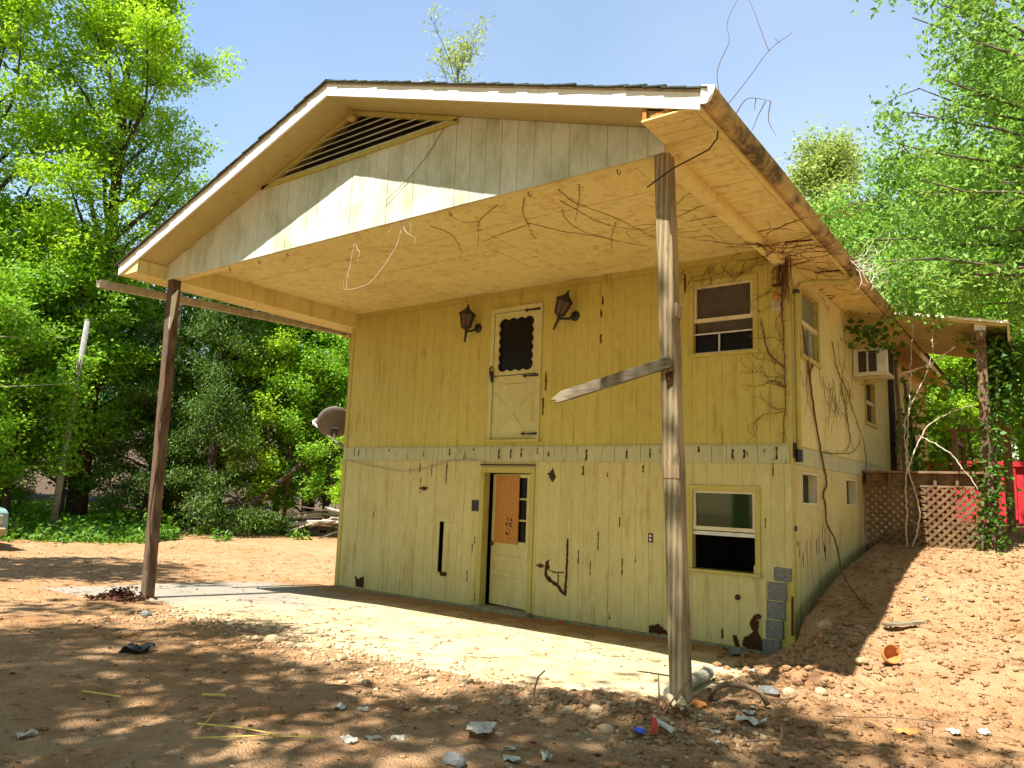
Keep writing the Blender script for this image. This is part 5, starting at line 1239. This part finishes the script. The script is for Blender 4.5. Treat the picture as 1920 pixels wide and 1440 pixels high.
for s_ in (-1, 1):
    MB().prism([TK(-1.62, s_*.905, 1.2), TK(-2.02, s_*.905, 1.64), TK(-3.2, s_*.905, 1.64), TK(-3.3, s_*.905, 1.2)], (0, s_*.004, 0)).build('side_window', M['pane'], tk)
    h_ = MB().box(.0, .03, s_*.86, s_*.50, .68, .92, TK).build('headlight', M['paper'], tk, bevel=.01)
    MB().box(-1.75, -1.6, s_*.92, s_*1.08, 1.16, 1.32, TK).build('mirror', M['black'], tk, bevel=.02)
    for x in (-.95, -4.15):
        w_ = MB().lathe([(.0, -.11), (.24, -.11), (.36, -.09), (.37, 0), (.36, .09), (.24, .11), (0, .11)], TK(x, s_*.80, .37), 22, Matrix.Rotation(R(90), 3, 'X')).build('wheel', M['tyre'], tk, smooth=True)
        MB().lathe([(0, -.02), (.2, -.02), (.21, .0), (0, .01)], TK(x, s_*.912, .37), 16, Matrix.Rotation(R(90), 3, 'X')).build('rim', M['alu'], w_)
MB().box(-.02, .02, -.48, .48, .66, .92, TK).build('grille', M['black'], tk)
for k in range(4): MB().box(.02, .03, -.48, .48, .69+k*.06, .71+k*.06, TK).build('grille_bar', M['alu'], tk)
MB().box(-.12, .12, -.93, .93, .40, .60, TK).build('bumper', M['bumper'], tk, bevel=.03)
# rusty pipe post below the dish
pp = MB().tube([(-7.0, 6.6, -.1), (-7.02, 6.6, 1.2), (-7.04, 6.6, 2.75)], .13, 10); tag(pp.build('rusty_pipe', M['rust'], None, loc=(-7.0, 6.6, 0)), 'dark rusty pipe post standing under the satellite dish', 'pipe')
# brush pile at the wood edge by the house corner
bp = thing('brush_pile', 'pile of cut logs and pale sticks at the wood edge left of the house corner', 'brush pile', (-9.5, 9.0, 0))
for k in range(26):
    c = Vector((-10.2+rnd.uniform(-1.6, 2.6), 8.6+rnd.uniform(-.6, 1.2), .12+rnd.random()*.75)); d_ = Vector((.8+rnd.gauss(0, .3), .6+rnd.gauss(0, .3), rnd.gauss(0, .14))).normalized(); l_ = rnd.uniform(.5, 1.5); r_ = rnd.choice((.025, .03, .05, .09))
    MB().tube([c-d_*l_, c+Vector((0, 0, .04)), c+d_*l_], [r_, r_*.9, r_*.6], 6).build('log', M['palevine' if k % 3 == 0 else 'bark'], bp)
MB().box(-9.3, -9.0, 8.0, 8.05, .55, .66).build('white_tag', M['paper'], bp)

# ================================================================== LOOSE GROUND COVER
def ico():
    bm = bmesh.new(); bmesh.ops.create_icosphere(bm, subdivisions=1, radius=1); v = np.array([x.co for x in bm.verts]); f = np.array([[a.index for a in x.verts] for x in bm.faces]); bm.free(); return v, f
IV, IF = ico()
def scatter(name, label, n, fxy, smin, smax, mat, seed, flat=.7):
    rg = np.random.default_rng(seed); P = fxy(rg, n); n = len(P)
    z = terrain(P[:, 0], P[:, 1])
    sl = (P[:, 0] > -1.2) & (P[:, 0] < 7.95) & (P[:, 1] > -4.3) & (P[:, 1] < 0)
    z = np.where(sl, np.maximum(z, slab_z(P[:, 0], P[:, 1])+.003), z)
    s = smin+(smax-smin)*rg.random(n)**4.5
    V = IV[None]*np.clip(1+rg.normal(0, .30, (n, len(IV), 1)), .4, 1.7)*s[:, None, None]*np.stack([rg.uniform(.7, 1.4, n), rg.uniform(.7, 1.4, n), rg.uniform(.6, 1.25, n)*flat], 1)[:, None]
    a = rg.uniform(0, 6.28, n); c, q = np.cos(a)[:, None], np.sin(a)[:, None]
    V = np.stack([V[..., 0]*c-V[..., 1]*q, V[..., 0]*q+V[..., 1]*c, V[..., 2]], -1)
    V += np.stack([P[:, 0], P[:, 1], z+s*.22], 1)[:, None]
    F = IF[None]+(np.arange(n)*len(IV))[:, None, None]
    tag(link(name, tri_mesh(name, V.reshape(-1, 3), F.reshape(-1, 3), M[mat])), label, None, None, 'stuff')
def zone_bank(rg, n):
    x = rg.uniform(8.2, 11.5, n); y = rg.uniform(-6, 4.0, n); k = (x > 8.3) | (y < -.2); return np.stack([x, y], 1)[k]
def zone_edge(rg, n):
    x = rg.uniform(1.5, 9.0, n); y = -4.25+rg.normal(0, .42, n)-.15*np.sin(x*1.3); return np.stack([x, y], 1)
def zone_all(rg, n):
    x = rg.uniform(-10, 11.5, n); y = rg.uniform(-8.5, 4, n); k = ~((x > -.2) & (x < 8.05) & (y > -.02)) & ~((x > -1) & (x < 8) & (y > -4) & (rg.random(n) < .75)); return np.stack([x, y], 1)[k]
def zone_mound(rg, n): return np.stack([rg.normal(8.0, .5, n), rg.normal(-4.1, .32, n)], 1)
def zone_corner(rg, n): return np.stack([rg.normal(8.35, .3, n), rg.normal(-.9, .6, n)], 1)
scatter('dirt_clods', 'crumbled clay clods over the sunlit bank at the right', 14000, zone_bank, .003, .034, 'ground', 1)
scatter('slab_rubble', 'strip of pebbles and rubble along the front edge of the slab', 5000, zone_edge, .004, .030, 'stonem', 2)
scatter('loose_soil', 'small clods scattered over the bare dirt yard', 10000, zone_all, .004, .026, 'ground', 3)
scatter('post_rubble', 'heaped stones and soil around the grey porch post', 1500, zone_mound, .006, .038, 'ground', 4)
scatter('corner_soil', 'loose soil heaped against the house corner blocks', 1100, zone_corner, .010, .055, 'ground', 5)
scatter('pale_chips', 'tiny pale chips sprinkled over the dirt', 2600, zone_all, .003, .014, 'paper', 6)
scatter('dark_chips', 'tiny dark bark chips sprinkled over the dirt', 2600, zone_all, .004, .020, 'rust', 7, .4)
# dry straw and twigs
def straw():
    rg = np.random.default_rng(8); mb = MB()
    for k in range(1700):
        x = rg.uniform(-6, 11.3); y = rg.uniform(-8, 3.5)
        if (-.1 < x < 8.1 and y > -.1) or (-1 < x < 8 and y > -3.9 and rg.random() < .8): continue
        z = H(x, y)+.008; a = rg.uniform(0, 6.28); l_ = rg.uniform(.04, .2); d = np.array([math.cos(a), math.sin(a), rg.normal(0, .12)])*l_
        p = np.array([x, y, z]); mb.tube([p, p+d*.5+np.array([0, 0, .006]), p+d], [.0035, .003, .002], 3, cap=False)
    tag(mb.build('straw_litter', M['twig'], None, normals=False), 'thin dry twigs and straw strewn over the dirt', None, None, 'stuff')
straw()
def leaf_litter():
    rg = np.random.default_rng(31); n = 5200; x = rg.uniform(-9, 11.3, n); y = rg.uniform(-8.5, 4, n)
    kp = ~((x > -.1) & (x < 8.2) & (y > -.05)) & ~((x > -1) & (x < 8) & (y > -3.9) & (rg.random(n) < .85)) & (fbm(x*.6, y*.6, 91, 3) > -.10); x, y = x[kp], y[kp]; n = len(x)
    z = np.maximum(terrain(x, y), np.where((x > -1.2) & (x < 7.95) & (y > -4.3) & (y < 0), slab_z(x, y), -9))+.008
    v, f, tt = leaves(np.stack([x, y, z], 1), .032, rg, up_bias=1.6, aspect=.6)
    tag(link('leaf_litter', tri_mesh('leaf_litter', v, f, M['dryleaf'], tt)), 'dry brown leaf bits sprinkled over the dirt', None, None, 'stuff')
leaf_litter()
def grass():
    rg = np.random.default_rng(14); n = 15000
    t = rg.random(n); x = -12.6+rg.normal(0, .9, n)-1.2*np.sin(t*9)*.3+t*2.2; y = -3+t*10.5+rg.normal(0, .3, n)
    x -= (1-t)*.8
    kp = (fbm(x*.7, y*.7, 55, 3)+.22*np.sin(t*3.1) > .13); x, y = x[kp], y[kp]; n = len(x)
    z = terrain(x, y)+np.abs(rg.normal(0, .10, n))*(1+1.2*np.sin(x*2.3+y*1.7)**2)
    v, f, tt = leaves(np.stack([x, y, z], 1), .17, rg, up_bias=.3, aspect=.4)
    tag(link('ground_cover', tri_mesh('ground_cover', v, f, M['grass'], tt)), 'low green weeds along the foot of the wood', None, None, 'stuff')
grass()

def undergrowth():
    rg = np.random.default_rng(44); n = 42000
    t = rg.random(n); d = rg.random(n)**.8; x = -14.1-(1-t)*1.2+t*3.0-d*9.5; y = -4.5+t*14.5+d*1.5
    kp = fbm(x*.8, y*.8, 66, 3) > -.05; x, y = x[kp], y[kp]; n = len(x)
    hgt = .25+.95*np.clip(fbm(x*.55, y*.55, 67, 3)+.35, 0, 1)
    z = terrain(x, y)+rg.random(n)*hgt
    v, f, tt = leaves(np.stack([x, y, z], 1), .16, rg, up_bias=.4, aspect=.5)
    tag(link('undergrowth', tri_mesh('undergrowth', v, f, M['leaf_mid'], tt)), 'tangled low undergrowth on the shady floor of the wood', None, None, 'stuff')
undergrowth()
for k, (x, y, s_) in enumerate(((-18, -20, 1.1), (-10, -25, 1.15), (-2, -27, 1.2), (6, -29, 1.2), (14, -28, 1.25), (22, -25, 1.2), (28, -17, 1.15), (30, -7, 1.15), (27, 3, 1.1), (22, 11, 1.0), (17.5, -6.5, .9), (18, 0, .9), (17.5, 7, .9))):  # out of view, added to cut sky light on the gable and the bank
    tree('forest_tree', 'unseen tree of the wood, added around the viewpoint to block sky light', 'tree', x, y, b3, 'unseen trees added to block sky light', s_, k*1.1)

# ================================================================== SINGLE LITTER AND STONES
def gz(x, y):
    z = H(x, y)
    if -1.2 < x < 7.95 and -4.3 < y < 0: z = max(z, float(slab_z(x, y))+.003)
    return z
def sheet(name, label, cat, x, y, s, mat='paper', crump=.25, seed=0, group=None, asp=.7, lift=.02):
    rn = random.Random(seed+int(x*100)); mb = MB(); n = 5; a = rn.uniform(0, 6.28); z = gz(x, y)+lift
    pts = []
    for i in range(n):
        for j in range(n):
            u_, v_ = (i/(n-1)-.5)*s*(1+rn.uniform(-.12, .12)), (j/(n-1)-.5)*s*asp*(1+rn.uniform(-.12, .12))
            pts.append((x+u_*math.cos(a)-v_*math.sin(a), y+u_*math.sin(a)+v_*math.cos(a), z+rn.uniform(-.3, 1)*crump*s))
    mb.v = pts+[(p[0], p[1], p[2]+.004) for p in pts]; q = n*n
    for i in range(n-1):
        for j in range(n-1):
            k = i*n+j; mb.f.append((k, k+1, k+n+1, k+n)); mb.f.append((q+k, q+k+n, q+k+n+1, q+k+1))
    return tag(mb.build(name, M[mat], None, loc=(x, y, z), normals=False), label, cat, group)
sheet('paper_scrap', 'largest flat white paper scrap lying in the foreground shade', 'paper', 7.5, -5.22, .24, crump=.10)
for k, (x, y, lb) in enumerate(((7.11, -5.8, 'crumpled white scrap in the middle of the foreground litter trio'), (7.2, -5.68, 'crumpled white scrap at the right of the foreground litter trio'), (7.05, -5.95, 'crumpled white scrap at the left of the foreground litter trio'), (6.47, -5.51, 'white scrap on the sunny dirt left of the litter trio'), (6.58, -5.40, 'second white scrap on the sunny dirt left of the litter trio'), (7.83, -5.34, 'small crumpled foil scrap near the bottom edge'), (7.95, -5.48, 'grey crumpled bag scrap at the bottom edge'), (8.08, -5.32, 'white crumpled bag at the bottom edge, right of the grey one'), (8.66, -3.35, 'white rag scrap on the sunlit dirt right of the grey post'), (8.79, -3.70, 'larger white torn rag right of the grey post'), (8.73, -4.26, 'small white flake below the grey post'), (8.80, -4.41, 'lowest white flake below the grey post'), (10.13, -2.63, 'white can crushed on the dirt at the far right'), (9.95, -2.72, 'dark-rimmed white lid on the dirt at the right'), (9.36, .86, 'white stone-like scrap high on the sunlit bank'), (8.08, -1.55, 'white strip of trash in the house shadow edge'), (5.62, -7.2, 'white wrapper at the lower left corner'))):
    sheet('litter_scrap', lb, 'litter', x, y, .75*(.14, .12, .13, .12, .10, .10, .14, .16, .14, .24, .10, .10, .14, .12, .10, .12, .14)[k], crump=.16+.22*((k*37) % 10)/10, seed=k, group='white litter on the dirt', asp=.35+.5*((k*53) % 10)/10, lift=.004)
sheet('blue_scrap', 'bright blue plastic scrap near the foot of the grey post', 'litter', 8.33, -4.57, .085, 'blue', .2, 3, asp=.8, lift=.035)
ct = thing('torn_carton', 'torn carton, red print inside and white flap, below the grey post', 'carton', (8.44, -4.48, gz(8.44, -4.48)))
MB().prism([(8.39, -4.52, .27), (8.44, -4.55, .28), (8.43, -4.53, .36), (8.385, -4.50, .37)], (.008, .008, 0)).build('printed_side', M['redc'], ct)
MB().prism([(8.39, -4.50, .37), (8.45, -4.53, .34), (8.53, -4.50, .29), (8.52, -4.46, .31)], (.003, .006, .004)).build('white_flap', M['paper'], ct)
sheet('clay_shard', 'orange broken clay shard against the grey post foot', 'shard', 8.36, -3.64, .17, 'orange', .25, 4, lift=.04)
sheet('broken_plate', 'grey-white broken slab piece tilted below the grey post', 'slab piece', 8.42, -4.10, .24, 'slab', .22, 5, asp=.5, lift=.05)
sheet('dark_flap', 'curled dark shingle scrap on the left foreground dirt', 'shingle', 3.8, -5.6, .26, 'black', .25, 6)
sheet('red_scrap', 'small red scrap on the shaded slab right of the lower door', 'litter', 4.98, -.22, .07, 'redc', .4, 7)
sheet('black_bag', 'crumpled dark bag in the shade under the lower window', 'bag', 7.52, -.42, .26, 'block', .3, 8)
sheet('pink_scrap', 'faded pink scrap on the shaded dirt at the lower right', 'litter', 9.68, -2.96, .18, 'orange', .15, 9)
def crock(x, y):
    z = gz(x, y); t = MB().lathe([(.0, .0), (.06, .005), (.085, .06), (.09, .12), (.08, .12), (.07, .05), (0, .02)], (0, 0, 0), 14, Matrix.Rotation(R(70), 3, 'X') @ Matrix.Rotation(.5, 3, 'Y'))
    t.v = [(p[0]+x, p[1]+y, p[2]+z+.06) for p in t.v]; tag(t.build('clay_pot', M['terracotta'], None, True, loc=(x, y, z)), 'orange clay pot tipped on the sunlit bank', 'pot')
crock(9.28, -1.27)
# corrugated drain pipe and hose behind the post
mb = MB(); P = [Vector((7.86, -2.15, .17)), Vector((7.90, -2.5, .19)), Vector((7.93, -2.9, .20)), Vector((7.98, -3.3, .21))]
pts = []; rr = []
for k in range(76):
    t = k/75*3; i = min(int(t), 2); pts.append(P[i].lerp(P[i+1], t-i)); rr.append(.06 if k % 2 else .05)
mb.tube(pts, rr, 12); tag(mb.build('drain_pipe', M['greyboard'], None, loc=P[0]), 'pale corrugated drain pipe lying behind the grey post', 'pipe')
mb = MB().tube([(8.28, -3.2, .20), (8.33, -3.22, .30), (8.42, -3.2, .35), (8.55, -3.15, .35), (8.66, -3.1, .31), (8.72, -3.1, .22)], .022, 8); tag(mb.build('hose_loop', M['twig'], None, True, loc=(8.4, -3.2, .2)), 'brown hose end looping out right of the grey post', 'hose')
def stick(name, label, pts, r, mat='twig', cat='stick', group=None):
    pts = [Vector(p) for p in pts]; n = len(pts); tag(MB().tube(pts, [r*(1-.4*i/n) for i in range(n)], 6).build(name, M[mat], None, loc=pts[0]), label, cat, group)
g_ = lambda x, y, dz=.02: (x, y, gz(x, y)+dz)
stick('root_stub', 'forked pale root sticking up before the grey post', [(8.32, -4.25, .28), (8.30, -4.2, .42), (8.27, -4.15, .55)], .008, 'twig', 'root')
stick('root_stub', 'leaning pale root touching the grey post foot', [(8.33, -4.28, .27), (8.38, -4.15, .40), (8.44, -4.0, .52)], .008, 'twig', 'root')
stick('twig', 'upright hooked twig at the slab edge in the foreground', [g_(7.42, -4.48, 0), (7.41, -4.46, .36), (7.43, -4.44, .45), (7.48, -4.43, .50)], .009)
stick('stick', 'yellow plastic strip lying on the shaded dirt', [g_(5.56, -6.02), g_(5.72, -5.94)], .011, 'straw')
stick('stick', 'pale yellow straw left of the yellow strip', [g_(4.9, -6.56), g_(5.18, -6.42)], .008, 'straw')
for k, (a_, b_, lb) in enumerate((((3.62, -5.3), (3.98, -5.08), 'long twig on the sunny dirt in front of the dark post'), ((6.2, -6.45), (6.75, -6.2), 'yellow straw stalk at the bottom left'), ((6.4, -6.6), (6.95, -6.05), 'second yellow straw stalk crossing near the bottom'), ((6.0, -6.2), (6.3, -6.5), 'short straw stalk beside the crossing ones'), ((5.9, -5.1), (6.25, -4.95), 'grey stick near the slab edge'), ((8.9, -4.3), (9.5, -3.6), 'thin branch lying on the dirt right of the grey post'), ((9.2, -3.1), (9.9, -2.4), 'long pale branch on the sunlit dirt at the right'))):
    stick('stick', lb, [g_(*a_), g_((a_[0]+b_[0])/2+.02, (a_[1]+b_[1])/2, .035), g_(*b_)], .0055, 'straw' if 'straw' in lb else 'twig', 'stick', 'loose sticks on the ground')
stick('stake', 'short splintered stake standing in the dirt at the lower right', [g_(9.11, -4.07, -.03), g_(9.11, -4.06, .13)], .014)
stick('stake', 'second splintered stake right of the first', [g_(9.25, -3.6, -.03), g_(9.24, -3.6, .11)], .012)
stick('iron_bar', 'dark iron bar leaning on the house corner blocks', [(8.12, -.25, .30), (8.09, -.12, .72)], .02, 'rust', 'bar')
sp_ = MB().bar((9.1, -.35, .56), (9.42, -.08, .60), .10, .025); tag(sp_.build('plank', M['board_x'], None, loc=(9.25, -.2, .55)), 'short grey plank lying on the sunlit bank', 'plank')
def stone(label, x, y, r, mat='stonem', seed=0):
    bm = bmesh.new(); bmesh.ops.create_icosphere(bm, subdivisions=2, radius=r); rn = random.Random(seed+int(x*50)); sx, sy, sz = rn.uniform(.8, 1.3), rn.uniform(.8, 1.2), rn.uniform(.55, .8)
    dirs = [Vector((rn.gauss(0, 1), rn.gauss(0, 1), rn.gauss(0, 1))).normalized() for _ in range(7)]
    for v in bm.verts:
        n_ = v.co.normalized(); k = 1
        for d_ in dirs: k = min(k, .80/max(.3, n_.dot(d_))) if n_.dot(d_) > .3 else k
        v.co = Vector((v.co.x*sx, v.co.y*sy, v.co.z*sz))*k*(1+rn.uniform(-.05, .05))
    me = bpy.data.meshes.new('stone'); bm.to_mesh(me); bm.free(); me.materials.append(M[mat])
    tag(link('stone', me, None, (x, y, gz(x, y)+r*.25)), label, 'stone', 'loose stones')
for k, (lb, x, y, r) in enumerate((('broad pale stone at the shadow edge right of the grey post', 8.59, -2.67, .13), ('stone next to the broad pale one', 8.75, -2.62, .10), ('rounded stone further along the shadow edge', 8.9, -2.2, .08), ('pale stone on the sunlit bank left of the clay pot', 9.06, -1.34, .08), ('stone on the bank right of the clay pot', 9.45, -1.2, .05), ('low stone on the sunny dirt below the bank', 9.1, -2.12, .06), ('pale lump on the slab edge left of centre', 5.15, -4.35, .07), ('rough clod-like stone before the dark post', 4.07, -4.33, .12), ('stone in the rubble strip at centre', 6.39, -4.46, .06), ('pinkish stone in the rubble strip right of centre', 7.22, -4.55, .07), ('stone beside the hooked twig', 7.72, -4.47, .08), ('brown stone below the rubble heap', 8.11, -4.62, .09), ('pink brick-like stone at the lit slab edge', 7.9, -4.40, .08), ('large orange-tan stone on the shaded bank by the corner', 8.5, -.35, .14), ('flat grey stone on the gravelly spot right of the dark post', 1.9, -4.5, .10), ('half-buried round grey stone at the bottom edge', 7.75, -5.78, .10))):
    stone(lb, x, y, r*.7, 'block' if 'grey' in lb else 'stonem', k)
# leaf heap by the dark post
rg = np.random.default_rng(3); n = 500; c = np.stack([.55+rg.normal(0, .16, n), -4.15+rg.normal(0, .12, n), np.zeros(n)], 1); c[:, 2] = terrain(c[:, 0], c[:, 1])+.03+np.abs(rg.normal(0, .06, n))*np.exp(-((c[:, 0]-.55)/.16)**2)
v, f, tt = leaves(c, .07, rg); tag(link('leaf_heap', tri_mesh('leaf_heap', v, f, M['rust'], tt)), 'little heap of dry brown leaves beside the dark porch post', None, None, 'stuff')
